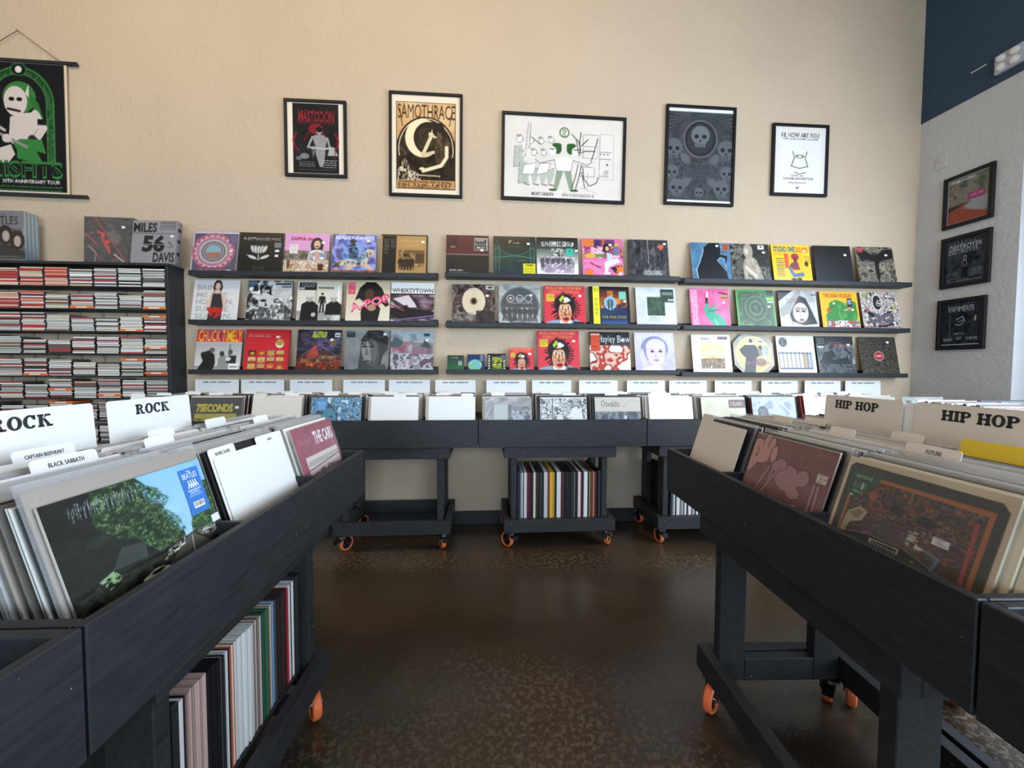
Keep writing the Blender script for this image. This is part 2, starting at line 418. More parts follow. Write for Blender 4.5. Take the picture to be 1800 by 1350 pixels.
def a111():
    k = K(c='c9bfd0'); k.r(.03, .05, .97, .98, '3b2f55'); k.e(.46, .48, .46, .44, 'b0506a').e(.46, .48, .40, .38, 'd98aa0', w=.05)
    for i in range(40):
        a = i * math.pi / 20; k.e(.46 + .4 * math.cos(a), .48 + .38 * math.sin(a), .02, .02, 'e8b8c0' if i % 2 else '7a3560')
    k.e(.46, .48, .33, .31, '8d8aa8').e(.46, .48, .30, .28, 'd0b8a0', w=.03).e(.46, .48, .25, .23, '5a4560').e(.46, .48, .22, .2, 'b9aaa0', w=.02).e(.46, .48, .17, .16, '7fb0b8')
    k.nz(['8f4a34', 'b56a45'], 8, pts=[(.3, .5), (.62, .5), (.58, .6), (.46, .64), (.34, .6)]); k.r(.78, .06, .96, .3, '4a3a6a').words(.8, .1, .95, 4, .045, 'a89ac8')
    k.r(.03, .86, .97, .98, '2f2450').t('THE GREAT PUMPKIN', .16, .885, .045, 'd05868', w=.6).t('CHARLIE BROWN', .2, .935, .035, 'd05868', w=.4); k.e(.82, .93, .06, .04, 'c8b48a'); return k
def a112():
    k = K(c='0b0c0d'); k.t('FLEETWOOD MAC', .12, .13, .065, 'cfd0cc', w=.8, bold=0)
    k.l([(.47, .65), (.45, .5)], .02, 'c4c6c4')
    for q in (-.16, -.08, 0, .08, .16): k.e(.46 + q * .8, .42 - abs(q) * .1, .05, .12, 'c4c6c4', rot=q * 2.6).e(.46 + q * .8, .42 - abs(q) * .1, .05, .12, '303232', w=.012, rot=q * 2.6)
    k.e(.33, .6, .1, .035, 'c4c6c4', rot=.4).e(.6, .59, .1, .035, 'c4c6c4', rot=-.4).l([(.2, .54), (.3, .6), (.45, .66), (.62, .58)], .012, 'c4c6c4')
    k.r(.79, .24, .94, .36, '6a7478').r(.79, .36, .94, .48, '1c2224').e(.86, .44, .05, .03, 'e0e0e0'); k.t('Greatest Hits', .36, .82, .03, 'b8b8b4', w=.26, bold=0).r(.36, .89, .6, .9, '707070'); return k
def a113():
    k = K(c='d79ac8'); k.t('ZAPPA', .12, .1, .075, 'a02050', w=.36, bold=.05).t('tite', .49, .1, .075, 'c03868', w=.15, bold=.05, sh=.2)
    k.nz(['5a4b40', '8a8078', '3a3a3a'], 6, box=(0, .42, 1, .66)); k.e(.72, .3, .14, .2, '1c1412').e(.72, .27, .075, .1, 'd8a890').l([(.69, .32), (.75, .32)], .025, '2a1a14')
    k.p([(.55, .45), (.66, .4), (.8, .4), (.92, .48), (.95, .66), (.52, .66)], 'd8d8e0'); k.nz(['ffffff', '3a5068', 'd8a890'], 14, pts=[(.57, .46), (.92, .46), (.94, .66), (.54, .66)], al=.7); k.e(.72, .52, .06, .09, 'cf9a80')
    k.r(.12, .28, .3, .5, 'e8e4e0').words(.14, .3, .29, 7, .028, '8a8080'); k.g('cdbba4', 'b89a7a', (0, .66, 1, 1)); k.nz(['e8dcc8', '9a6a4a', 'f4efe8', '6a3a2a', 'c8b090'], 8, box=(0, .68, 1, 1), hard=True, al=.6)
    k.r(.76, .74, .88, .9, '4a2018').r(.08, .66, .14, .85, '6a3a28').r(.9, .95, .99, .98, '202020'); return k
def a114():
    k = K(c='5a6ab0'); k.nz(['3f4f9a', '7a8ad0', '9aa0dc', '55508a'], 4, seed=4); k.t('REALITY AWAITS', .07, .05, .08, 'eef0fa', w=.86, bold=.02, sh=.2)
    k.p([(.02, .75), (.25, .62), (.55, .55), (.72, .45), (.8, .35), (.93, .38), (.97, .5), (.86, .52), (.8, .7), (.95, .85), (.9, .9), (.66, .76), (.5, .8), (.35, .95), (.3, .9), (.36, .76), (.1, .86)], 'c9b09a')
    k.nz(['2a1f1c', 'e8d8c8', '6a5040'], 9, pts=[(.02, .75), (.25, .62), (.55, .55), (.72, .45), (.8, .35), (.93, .38), (.86, .52), (.8, .7), (.66, .76), (.5, .8), (.36, .76), (.1, .86)], al=.8)
    k.p([(.38, .28), (.5, .22), (.6, .4), (.58, .62), (.4, .6)], '2a2430').e(.46, .18, .07, .06, '302838'); k.e(.5, .5, .27, .2, '4aa8e0', w=.018).t('The', .45, .36, .09, '50b0e8', w=.14).t('STROKES', .3, .48, .13, '50b0e8', w=.44).t('STROKES', .31, .49, .11, '20407a', w=.42, bold=0)
    k.nz(['3a3030', 'c05030', '5a3a4a', 'e07040'], 7, box=(0, .88, 1, 1)); return k
def a115():
    k = K(c='b08a55'); k.r(.03, .04, .33, 1, '151311'); k.words(.06, .12, .18, 12, .03, '8a8478').words(.2, .12, .31, 8, .03, '8a8478'); k.r(0, 0, 1, .03, '201810').r(.965, 0, 1, 1, '17120c')
    k.t("WORKINGMAN'S", .42, .13, .07, 'd4b070', w=.46, bold=.0).t("DEAD", .52, .23, .06, 'c8a468', w=.3, bold=.0).r(.36, .34, .95, .345, '7a5a30')
    k.nz(['9a7a4a', '5a4228', 'b8945a', '3a2a18'], 7, box=(.38, .38, .93, .93)); k.r(.74, .4, .93, .7, '4a3820').r(.5, .38, .93, .46, '6a5030').r(.38, .78, .93, .93, 'a88450')
    for i, x in enumerate((.42, .48, .55, .61, .67)): person(k, x, .54 + .015 * (i % 2), .3, '2a2018', '7a6040')
    k.g('8a7048', 'b08a55', (.4, .93, .93, 1)); return k
def a121():
    k = K(c='d8d6d6')
    for i, s in enumerate(('BRING', 'ME THE', 'HORIZON.', 'SUICIDE', 'SEASON.')): k.t(s, .08, .13 + i * .165, .12, 'a9a7a8', w=(.55, .66, .8, .7, .8)[i], bold=.02)
    k.p([(.38, .34), (.46, .3), (.6, .3), (.7, .36), (.73, .6), (.66, .72), (.62, .6), (.62, 1), (.34, 1), (.4, .6), (.36, .72), (.3, .62)], 'd8b8a4'); k.p([(.42, .33), (.6, .33), (.66, .6), (.64, 1), (.34, 1), (.4, .6)], '2b2b30')
    k.e(.52, .17, .1, .17, '4a2e24').e(.52, .15, .055, .08, 'e0c0ac').p([(.46, .24), (.58, .24), (.57, .33), (.47, .33)], 'd8b8a4'); k.nz(['a01818', 'd03030', '600c10'], 14, pts=[(.32, .66), (.5, .64), (.68, .68), (.62, .84), (.52, .9), (.4, .84)]); return k
def a122():
    k = K(c='26282c'); k.nz(['101214', '8f9296', 'e8e8e8', '303236', '1c1e22'], 5, seed=12); k.r(.55, .03, .98, .42, 'd8d9d8', .85).r(.6, .06, .96, .1, '303030').r(.75, .13, .96, .16, '505050').words(.55, .22, .95, 5, .04, '909090')
    k.r(0, 0, .2, .15, '1a3848').words(.02, .02, .19, 4, .03, 'b0c0c8').r(.03, .17, .12, .23, 'f0f0f0'); k.p([(.3, .35), (.24, .1), (.33, .3)], '101010').p([(.46, .32), (.5, .1), (.54, .36)], '101010')
    k.e(.4, .5, .15, .2, 'c4c6c6').e(.36, .48, .07, .03, '101010').p([(.4, .5), (.46, .6), (.4, .62)], '303030').p([(.2, .75), (.3, .62), (.5, .66), (.56, .85), (.5, 1), (.2, 1)], '8a8c8e')
    k.nz(['e8e8e8', '1a1a1a', '808080'], 16, pts=[(.2, .75), (.3, .62), (.5, .66), (.56, .85), (.5, 1), (.2, 1)], ax=2, al=.8).nz(['f4f4f4', '202020', 'c0c0c0'], 10, pts=[(.55, .7), (.7, .5), (.9, .4), (.98, .6), (.98, 1), (.6, 1)], al=.8); return k
def a123():
    k = K(c='d6d4c8'); k.g('c9c6b4', 'e2e0d6', (0, 0, 1, .7)).r(.46, .14, .9, .18, '6a6a62').r(.4, .18, .44, .68, 'b0ae9e').r(.9, .1, .94, .7, 'f0eee4'); k.g('8f9090', 'b4b4ae', (0, .72, 1, 1))
    k.r(.04, .03, .42, .22, '1c1c1c').words(.07, .05, .4, 3, .04, 'c8c8c8').r(.05, .16, .16, .2, 'd0d0d0'); person(k, .56, .28, .45, '1a1a1c', 'a89a90', '202020')
    for x in (.28, .82): k.p([(x - .2, .98), (x - .17, .56), (x - .05, .48), (x + .08, .48), (x + .2, .58), (x + .2, .98)], '121214').e(x, .4, .08, .1, 'b0a8a0').e(x, .34, .08, .05, 'd0d0cc')
    k.e(.38, .8, .05, .05, 'c8b8a8'); k.nz(['d8d8d4', '6a6a6a'], 10, box=(.62, .8, .98, .98)); return k
def a124():
    k = K(c='d9cdb2'); k.g('c9b898', 'e4dcc8'); k.r(.04, .02, .2, .3, 'd23a58').words(.05, .04, .19, 6, .04, 'f0c0c8')
    k.p([(.2, .45), (.3, .15), (.45, .0), (.65, .0), (.8, .15), (.98, .55), (.9, .6), (.75, .45), (.7, .55), (.4, .5), (.3, .4)], '131010'); k.e(.52, .3, .1, .14, '4a3028').p([(.36, .6), (.5, .45), (.7, .5), (.78, .65), (.72, 1), (.36, 1), (.34, .75)], '1a1414')
    k.e(.58, .62, .1, .08, 'b08a70').t('A-POP', .06, .55, .2, 'e0406a', w=.95, rot=-.3, bold=.03).t('A-POP', .075, .58, .14, 'f4a0b8', w=.9, rot=-.3, bold=0); return k
def a125():
    k = K(c='eceae8'); k.t('WHISKEYTOWN', .03, .15, .1, '141414', w=.94, bold=.008); k.nz(['b09aa4', '7a6070', '2a2024', 'c8b8c0'], 3, box=(0, .29, 1, .98), ax=.5)
    k.p([(.05, .4), (.45, .3), (.6, .6), (.4, .62)], 'd4c8d0').r(0, .27, 1, .3, '1c1416').l([(.43, .3), (.66, .62)], .04, '181214').p([(0, .62), (.4, .6), (.7, .66), (1, .7), (1, .85), (.3, .92), (0, .8)], '1d1418').l([(0, .55), (.3, .68)], .04, '8a3a48').l([(.1, .92), (1, .8)], .04, '6a5a8a').r(.3, .56, .4, .63, '101010'); return k
def a131():
    k = K(c='c9c9c6'); k.r(.02, .02, 1, .31, 'd8342e').r(.16, .02, .6, .31, 'c22a58').t('CHUCK TIMELY', .04, .04, .25, 'f4c832', w=.94, bold=.012).r(0, 0, .02, .31, 'b03028')
    k.g('a8aaaa', 'd8d8d4', (0, .32, 1, .9)).r(.72, .36, .76, .9, '8a8a88').g('8f9090', 'a8a8a4', (0, .86, 1, 1)); k.p([(.06, .98), (.18, .75), (.12, .6), (.28, .5), (.42, .6), (.45, .8), (.4, .98)], '131315').e(.36, .5, .06, .06, '6a5a50').l([(.3, .55), (.16, .58)], .07, '1c1c1e')
    k.p([(.5, .9), (.5, .7), (.6, .58), (.75, .7), (.7, .92)], '8f8f8c').e(.58, .58, .05, .06, '3a3432').p([(.68, .78), (.72, .62), (.9, .62), (.9, .86)], '26262a').e(.76, .54, .05, .06, '5a4a42').e(.72, .7, .06, .05, 'd0d0cc'); k.r(.74, .8, .96, .95, 'e8e8ec').r(.76, .87, .93, .89, '303030'); return k
def a132():
    k = K(c='c5232c'); k.r(.07, .12, .64, .128, 'e8a89a').t('the mountain goats', .08, .135, .05, 'f0c8b8', w=.48, bold=0).t('dogs', .68, .135, .055, 'e89888', w=.13, bold=0); k.e(.77, .34, .09, .1, 'efe8d8').e(.77, .32, .085, .07, 'a8903a')
    for r in range(3):
        for c in range(4):
            x, y = .1 + c * .205, .5 + r * .158; top = ('3a2030', 'b04a30', '8a9a70', 'b0a880', 'c8c0a0', 'c0b898', 'b0a890', 'c8b880', 'c0b080', '9aa078', 'b86840', 'a04a38')[r * 4 + c]
            k.r(x, y, x + .165, y + .125, top).e(x + .085, y + .085, .05, .05, 'e09a28').r(x, y + .095, x + .165, y + .125, ('4a2a30', '7a3a30', 'b88a50')[(r + c) % 3])
    k.r(.96, 0, 1, 1, 'a81c24'); return k
def a133():
    k = K(c='1c1a22'); k.nz(['0e0f16', '2a2838', '504868', '18161c'], 4, box=(0, 0, 1, .5), seed=21); k.t('BLOOD', .36, .05, .13, 'b8b83a', w=.3, bold=.05, rot=.02).l([(.34, .18), (.38, .06), (.4, .2), (.52, .04), (.6, .19), (.66, .07)], .02, 'c0c040')
    k.e(.14, .15, .06, .07, '5a3a34').e(.8, .3, .09, .1, '6a5046'); k.l([(.42, .3), (.95, .22)], .015, '8a80b0', .6).l([(.4, .32), (.98, .42)], .015, '8a80b0', .6)
    k.p([(.02, .7), (.2, .55), (.4, .32), (.5, .5), (.62, .45), (.8, .62), (1, .55), (1, .8), (0, .8)], '4a2a28').p([(.2, .65), (.42, .35), (.5, .6), (.4, .7)], 'a84038').l([(.1, .62), (.5, .36), (.95, .66)], .012, '9a8ad0', .7)
    k.nz(['401410', 'a83018', '2a1614', 'e06a28', '181010'], 5, box=(0, .74, 1, 1), seed=3); k.nz(['2a1c18', '7a4030', 'b89060'], 7, box=(.1, .62, .9, .78), al=.7).r(.84, .08, .96, .18, 'd8d8d0').r(.86, .12, .95, .15, '303030'); return k
def a134():
    k = K(c='7e8284'); k.g('8f9496', '6c7072'); k.nz(['565a5c', '9aa0a2'], 3, al=.35); k.p([(.36, .3), (.45, .1), (.62, .0), (.85, .02), (.96, .2), (.98, .45), (.86, .62), (.8, .98), (.3, .98), (.34, .6)], '3a3c3e')
    k.e(.58, .5, .2, .38, '4d4f50', rot=-.2).e(.5, .52, .12, .26, '838687', rot=-.2).e(.66, .52, .08, .24, '5c5e60'); k.p([(.34, .26), (.5, .02), (.8, .0), (.98, .18), (.98, .36), (.8, .3), (.6, .22), (.44, .3)], '161718'); k.nz(['101112', '4a4c4e'], 12, pts=[(.36, .24), (.5, .02), (.8, .0), (.96, .16), (.96, .3), (.7, .2), (.46, .26)], al=.8)
    k.e(.44, .4, .06, .025, '1a1b1c').e(.6, .4, .06, .025, '1a1b1c').l([(.36, .34), (.48, .34)], .02, '202122').l([(.54, .33), (.66, .35)], .02, '202122').p([(.49, .42), (.44, .6), (.55, .61)], '626466').e(.47, .74, .1, .035, '35373a').e(.46, .72, .08, .02, '707274'); k.r(.03, .06, .22, .18, '1e2022').words(.05, .08, .2, 2, .04, '8a8a8a'); k.p([(.25, .9), (.45, .96), (.9, .8), (1, .98), (.25, 1)], '4a4c4e'); return k
def a135():
    k = K(c='9aa6aa'); k.g('a9b8bc', '7f8a90', (0, 0, 1, .5)); k.nz(['6f7a80', 'a8b4b8', '8f9aa0'], 5, al=.7); k.nz(['7a3a50', '9a6070', 'a8a8ac'], 6, box=(.02, .28, .5, .55), al=.8, seed=5).nz(['3a4448', '8a4a5a', '6a7478'], 7, box=(.5, .3, .98, .6), al=.7, seed=9)
    k.p([(.0, .3), (.1, .16), (.3, .28), (.24, .4), (0, .42)], '4a5458').p([(.7, .4), (.8, .2), (.95, .44)], '3f494e').nz(['5a5a62', 'a8a4ac', 'c8c4cc', '44454c', '7a5060'], 7, box=(0, .58, 1, 1), seed=6); k.p([(.35, .98), (.48, .6), (.58, .6), (.75, .98)], 'bcbcc4', .5).l([(.47, .9), (.52, .86)], .03, '181818').r(.76, .08, .9, .15, '303a3e'); return k
# middle ledges
def a211():
    k = K(c='121314'); k.r(.02, .02, .99, .48, '4c1820').r(.02, .48, .99, .495, 'c8b8b8').r(.06, .05, .26, .35, '350f16').t('LIVE', .1, .08, .04, '1c0a0c', w=.1).r(.1, .28, .22, .32, '807070')
    k.r(.66, .08, .96, .38, 'd0d0d0').r(.675, .095, .945, .365, '181818').t("DICK'S", .7, .11, .05, 'f0f0f0', w=.2).t('PICKS', .72, .29, .05, 'f0f0f0', w=.18).r(.68, .19, .94, .27, '5a5a5a')
    k.t('GRATEFUL READY', .08, .86, .03, 'e8e8e8', w=.33).r(.08, .92, .55, .935, '9a9a9a'); return k
def a212():
    k = K(c='101a1c'); k.g('0e1112', '1c3a36', (0, 0, 1, .6)).g('14302c', '132c48', (0, .6, 1, 1)); k.nz(['101a1c', '1e4038'], 6, box=(0, .6, 1, 1), al=.4)
    for x in (.1, .92): k.r(x - .06, .22, x - .03, .86, '2f5a4a').r(x + .03, .22, x + .06, .86, '2f5a4a').r(x - .06, .3, x + .06, .33, '2f5a4a').r(x - .06, .62, x + .06, .65, '2f5a4a').l([(x, .12), (x, .24)], .01, '7a8a80')
    pts = [(.1 + t * .82, .28 + .2 * (1 - (2 * t - 1) ** 2)) for t in np.linspace(0, 1, 14)]; k.l(pts, .012, '3f7560').l([(0, .55), (.5, .49), (1, .55)], .035, '2f6a50').l([(0, .4), (.1, .28)], .012, '3f7560')
    for u, v in pts[::1]: k.l([(u, v), (u, .5)], .005, '2a5a48')
    k.t('P', .37, .1, .09, 'c8b888', w=.06, bold=0).t('IXIES', .46, .15, .04, 'c8b888', w=.18, bold=0).t('LIVE IN BRIGHTON', .38, .25, .02, '9a9a88', w=.26, bold=0); k.l([(.58, .62), (.75, .6)], .01, '7a8a90').r(.7, .68, .99, 1.0, 'd8cf20').t('PIXIES', .76, .7, .04, '303008', w=.18).words(.73, .78, .96, 6, .035, '807a10'); return k
def a213():
    k = K(c='1b1f1e'); k.g('15181a', '3a403e', (0, 0, 1, .3)).g('5a625e', 'e4e6e0', (0, .3, 1, .75)).r(0, .75, 1, 1, 'e2e0dc'); k.t('SUN-FAMILY GROUP', .12, .1, .11, 'f0f0ea', w=.78, bold=.01, arc=.03).r(.3, .22, .72, .235, 'b0b0a8')
    k.nz(['2a3030', 'e8e8e4', '8a948e', '202424'], 12, box=(.36, .28, .64, .5), al=.8, seed=2); k.nz(['7a7080', 'f0eef0', 'a890a8', '3a363e', 'd8c8d8'], 9, box=(.1, .5, .9, .86), seed=8)
    for x in (.14, .26, .4, .52, .64, .76): person(k, x, .48, .3, '4a4a50', 'b8b4b0')
    k.nz(['b8a8b8', '8a7890', 'f0ecf0'], 12, box=(.2, .68, .88, .9), al=.8, seed=3); k.r(.71, .28, .88, .46, '2fb89a').t('Y', .76, .31, .08, '0a4a40', w=.06); return k
def a214():
    k = K(c='d06a9a'); k.r(.3, .03, .8, .42, '5a3a6a').r(.04, .03, .3, .3, 'd8763a').r(.32, .06, .44, .4, '3a2a5a').r(.5, .03, .56, .4, 'c85a30').nz(['e07a3a', '6a3a6a', 'd85a8a', 'f0b8c8', '3a2a4a'], 6, box=(.04, .2, 1, .5), hard=True, seed=14)
    k.r(.04, .4, .55, .48, '5a8a4a').e(.2, .45, .14, .06, 'd8a838').p([(.04, .5), (1, .5), (1, 1), (.08, 1)], 'd872a8'); k.nz(['d872a8', 'e890b8', 'b04a88'], 5, box=(.04, .55, 1, .98), al=.6)
    k.e(.6, .25, .09, .12, '2a1a1c').e(.62, .26, .045, .06, 'd8a888').p([(.6, .35), (.75, .4), (.74, .6), (.62, .62)], 'c8c8d8').p([(.55, .6), (.85, .5), (.95, .58), (.66, .72), (.6, .86), (.54, .84)], 'd8d8e8').e(.6, .88, .08, .03, 'f0f0f4').p([(.68, .74), (.95, .66), (1, .8), (.8, .88)], '2a2030')
    for x, y in ((.18, .88), (.92, .78), (.85, .97)):
        k.p([(x + (.13 if i % 2 else .07) * math.cos(i * .52), y + (.13 if i % 2 else .07) * math.sin(i * .52)) for i in range(12)], 'e8782a')
    k.l([(.2, .62), (.3, .68)], .04, 'c03050').l([(.34, .7), (.44, .74)], .03, '5a2050').r(.78, .2, .9, .42, '607890').r(.8, .12, .9, .19, 'd0a040').t('45', .86, .84, .14, 'f0f0f0', w=.1); return k
def a215():
    k = K(c='2b2a2c'); k.nz(['1a1a1c', '4a494c', '2a292c', '66646a'], 10, ax=2.2, ay=.5, seed=5); k.r(.49, 0, .515, .62, '9a9a9c', .7).r(.25, .0, .27, .6, '18181a', .6).e(.82, .18, .07, .06, 'd86048').p([(.75, .19), (.89, .19), (.82, .28)], 'd86048')
    k.nz(['2a292c', 'b8b8ba'], 18, box=(.34, .78, .84, .95), al=.25).t('CONJURERS', .38, .8, .1, 'd8d8d8', w=.42, bold=.0)
    for i in range(14): x = .35 + i * .036; k.l([(x, .9), (x + .02 * math.sin(i), .76 + .05 * math.cos(i * 2))], .008, 'd0d0d2')
    return k
def a221():
    k = K(c='2a2221'); k.nz(['151010', '6a5a55', '2e2423', '8f8078', '1c1615'], 4, seed=31); k.e(.5, .42, .32, .36, '4a3030').e(.5, .42, .27, .33, 'dccdb4')
    for i in range(24): a = i * math.pi / 12; k.l([(.5 + .1 * math.cos(a), .42 + .12 * math.sin(a)), (.5 + .26 * math.cos(a), .42 + .31 * math.sin(a))], .008, 'a8845c', .7)
    k.e(.5, .42, .09, .1, 'a88858').e(.5, .42, .06, .07, '101010').p([(.02, .95), (.15, .7), (.3, .8), (.4, .72), (.44, .98)], '4a4442'); k.nz(['181414', 'b8b0a8', '3a3230'], 8, box=(.04, .7, .5, .9), al=.6, seed=2).nz(['0e0c0c', '3a3432'], 9, box=(.55, .65, .95, .98), al=.8).r(.78, .03, .98, .13, 'd8d4c4').r(.82, .06, .94, .1, '404038'); return k
def a222():
    k = K(c='a4a9a4'); k.nz(['8a908c', 'c4c8c4', '9a9f9a'], 5, seed=2); k.e(.5, .52, .46, .46, '2c3034').e(.5, .52, .45, .45, '6a6e72', w=.02)
    k.nz(['6a7074', 'd8d8d8', '3a3e42'], 6, pts=[(.1, .56), (.9, .56), (.86, .78), (.7, .92), (.3, .92), (.14, .78)], al=.8).r(.2, .44, .82, .46, '8a8e92')
    for x in (.28, .5, .7): k.e(x, .34, .09, .09, 'd0d4d8', w=.018)
    k.e(.28, .34, .03, .03, 'd0d4d8').l([(.42, .34), (.58, .34)], .012, 'd0d4d8').l([(.42, .38), (.58, .38)], .012, 'd0d4d8')
    for i in range(7): person(k, .14 + i * .12, .54, .34, '101214', '4a4644')
    k.t('ATL', .46, .93, .03, 'c8c8c8', w=.08, bold=0); return k
def stones(n=78):
    k = K(n, 'd63a48'); k.t('ROLLING STONES', .06, .035, .06, 'f0a060', w=.84, bold=.03).t('FOREIGN TONGUES', .12, .12, .07, 'e88a50', w=.72, bold=.02, sh=.2)
    rs = random.Random(4); c = (.5, .55)
    for i in range(34): a = -math.pi * .98 + i * math.pi * 1.5 / 34 * 1.3; k.l([c, (.5 + (.3 + .07 * rs.random()) * math.cos(a), .56 + (.34 + .06 * rs.random()) * math.sin(a))], .03, '17141a')
    k.e(.5, .5, .25, .29, '17141a').p([(.02, 1), (.06, .9), (.3, .84), (.5, .95), (.75, .84), (.95, .92), (1, 1)], '8aa0b8').p([(.7, .88), (.95, .9), (1, 1), (.66, 1)], '2a2a30').p([(.36, .85), (.66, .85), (.62, 1), (.4, 1)], 'e8e4e0')
    k.e(.5, .66, .155, .27, 'd8a078').e(.44, .55, .05, .03, 'f0e8d8').e(.58, .55, .05, .03, 'f0e8d8').e(.44, .55, .02, .03, '202020').e(.58, .55, .02, .03, '202020')
    k.nz(['d8a078', 'b05038', 'e8c8a0', '6a3028'], 9, pts=[(.36, .58), (.64, .58), (.62, .8), (.52, .9), (.4, .82)], hard=True, al=.7, seed=6); k.e(.52, .83, .08, .05, 'c02838').e(.52, .83, .05, .02, '300a10').p([(.36, .35), (.44, .24), (.5, .28), (.4, .42)], 'b8c838').e(.55, .36, .08, .045, 'f0f0ec').e(.53, .33, .05, .04, 'f0f0ec')
    k.p([(.3, .52), (.34, .4), (.5, .44), (.7, .4), (.72, .58), (.62, .46), (.4, .47)], '17141a').r(.06, .21, .25, .4, 'e8c840').words(.07, .23, .24, 5, .035, '6a5010'); return k
def a224():
    k = K(c='0e0f10'); k.r(.1, .0, .26, 1, 'f0e838').words(.12, .06, .24, 3, .03, '5a5a10')
    for y in (.33, .45, .57, .68): k.e(.18, y, .035, .04, '6a6a18', w=.012)
    k.r(.28, .03, .93, .97, '2a3a5a').g('2a1a20', 'c8502a', (.28, .03, .93, .45)).nz(['c04a24', 'e89a30', '4a2028'], 5, box=(.28, .3, .93, .55), seed=9, al=.8).p([(.28, .75), (.5, .7), (.93, .5), (.93, .97), (.28, .97)], '1c2c50').g('2a3a6a', '3a6aa0', (.3, .84, .93, .97))
    k.t('YES', .44, .12, .12, 'e89028', w=.16, bold=.04).r(.28, .03, .93, .07, '141414').e(.52, .42, .15, .17, '8ac0d8').e(.52, .42, .1, .12, '5a90b0').r(.46, .34, .5, .58, '5a4a28').r(.54, .34, .58, .58, '5a4a28').t('THE FINE EDGE', .3, .73, .07, 'c8b838', w=.6, bold=.0, sh=.1).r(.74, .13, .91, .32, '7ac8b0'); return k
def a225():
    k = K(c='d0d3d4'); k.nz(['c4c8ca', 'dcdfe0'], 5); k.r(.28, .25, .72, .72, '2f4434').nz(['1e3024', '4a6450', '2f4434'], 5, box=(.28, .25, .72, .72), seed=6).r(.62, .05, .95, .38, '35463c').r(.66, .12, .92, .2, '7a8a80').r(.8, .3, .95, .34, 'd0d8d0').r(.72, .38, .73, .6, 'd0d3d4').t('for your own love', .33, .755, .02, '6a7070', w=.4, bold=0); return k
def mini1():
    k = K(40, '2c5a34'); k.g('24302a', '1f6a34').t('THE GREEN', .2, .12, .07, 'a8c8a8', w=.45).r(.65, .35, .88, .62, '8a9a90'); return k
def mini2():
    k = K(40, '1c2c58'); k.e(.45, .62, .38, .32, '5ab4d8').nz(['5ab4d8', '8ab840', '5ab4d8', 'c8c838'], 4, pts=[(.1, .5), (.5, .34), (.8, .5), (.78, .8), (.4, .92), (.12, .8)], hard=True).r(.72, .04, .92, .4, '6a7088'); return k
def mini3():
    k = K(40, '151a14'); k.r(.28, .2, .8, .95, '4a6a20').nz(['1a2010', 'c8c838', '2a4a1c'], 5, box=(.28, .2, .8, .8)); [k.r(x, .12 + i * .13, x + .09, .19 + i * .13, 'e8e8e0') for i in range(7) for x in (.06, .86)]; k.r(.72, .1, .98, .35, '58606a'); return k
def a236():
    k = K(c='d8ccc4'); k.nz(['e4dcd6', 'b03a28', 'd8b8a8', '8a2a20', 'efe8e4'], 2.2, seed=41, lo=.35, hi=.65, hard=True); k.r(0, 0, 1, .34, '18181a').t('Hayley Blow', .22, .09, .17, 'e8e8ea', w=.78, bold=0).words(.5, .27, .98, 2, .04, '6a6a6a').r(.03, .04, .26, .48, 'cc4a2a').r(.03, .05, .26, .09, 'e8b8a0').r(.05, .36, .2, .38, '802010'); return k
def a237():
    k = K(c='c9c4e4'); k.g('d8d4ee', 'b8b0d8'); k.t('AFTERGLOW', .04, .03, .15, 'f2f0fa', w=.92, bold=.03); k.e(.5, .42, .34, .32, '8f88b4').e(.53, .5, .24, .33, 'd8c8dc').e(.53, .36, .24, .2, 'dccfe4')
    for q in (-1, 1): k.e(.54 + q * .1, .48, .05, .025, '3a3650').e(.54 + q * .1, .48, .02, .02, '101018').l([(.54 + q * .05, .43), (.54 + q * .16, .42)], .012, '6a6480')
    k.l([(.53, .5), (.5, .62), (.56, .62)], .012, 'a894b4').e(.53, .7, .07, .025, 'b07a9a').p([(.12, .55), (.2, .4), (.26, .6), (.32, .8), (.2, .9)], 'd0c8e0').p([(.1, .96), (.3, .85), (.6, .82), (.7, .98)], 'e8e0e4').nz(['c8c0dc', '9a92bc'], 6, box=(.72, .5, 1, 1), al=.5); return k
# right ledges
def a311():
    k = K(c='4a7494'); k.nz(['3f6888', '5f8aa8'], 6, al=.7); k.p([(.16, 1), (.14, .7), (.22, .5), (.3, .35), (.34, .12), (.5, .0), (.72, .0), (.8, .3), (.92, .34), (.86, .6), (.9, 1)], '15181c'); k.p([(.66, .46), (.74, .38), (.84, .42), (.88, .7), (.8, .6)], '4a80a8')
    k.l([(.16, 1), (.12, .7), (.22, .5), (.33, .18)], .014, 'c8d8e4').l([(.74, .38), (.84, .42), (.86, .72), (.66, .46), (.74, .38)], .012, 'c0d0e0').l([(.78, .06), (.76, .3), (.9, .32)], .01, 'b8c8d8').r(.82, .03, .96, .2, 'c05828').words(.84, .05, .95, 4, .035, '602008'); return k
def a312():
    k = K(c='2a2926'); k.nz(['1a1a18', '6a6862', '34332f', '8a8880', '22221f'], 5, seed=52); k.r(.55, .0, 1, .6, '1e1d1b', .7); k.p([(.32, .98), (.3, .6), (.36, .4), (.5, .3), (.66, .42), (.82, .98)], 'a39686').nz(['8a7c6c', 'c4b8a8'], 9, pts=[(.32, .98), (.3, .6), (.36, .4), (.5, .3), (.66, .42), (.82, .98)], ax=2, al=.6)
    k.e(.46, .2, .12, .2, 'a89a8a').e(.42, .2, .05, .08, 'd0c4b4').l([(.38, .62), (.5, .74), (.62, .84)], .06, 'd8ccbc').l([(.42, .8), (.62, .98)], .03, '201e1c').r(.72, .04, .88, .15, 'e0e0d8').e(.8, .08, .03, .02, '202020'); return k
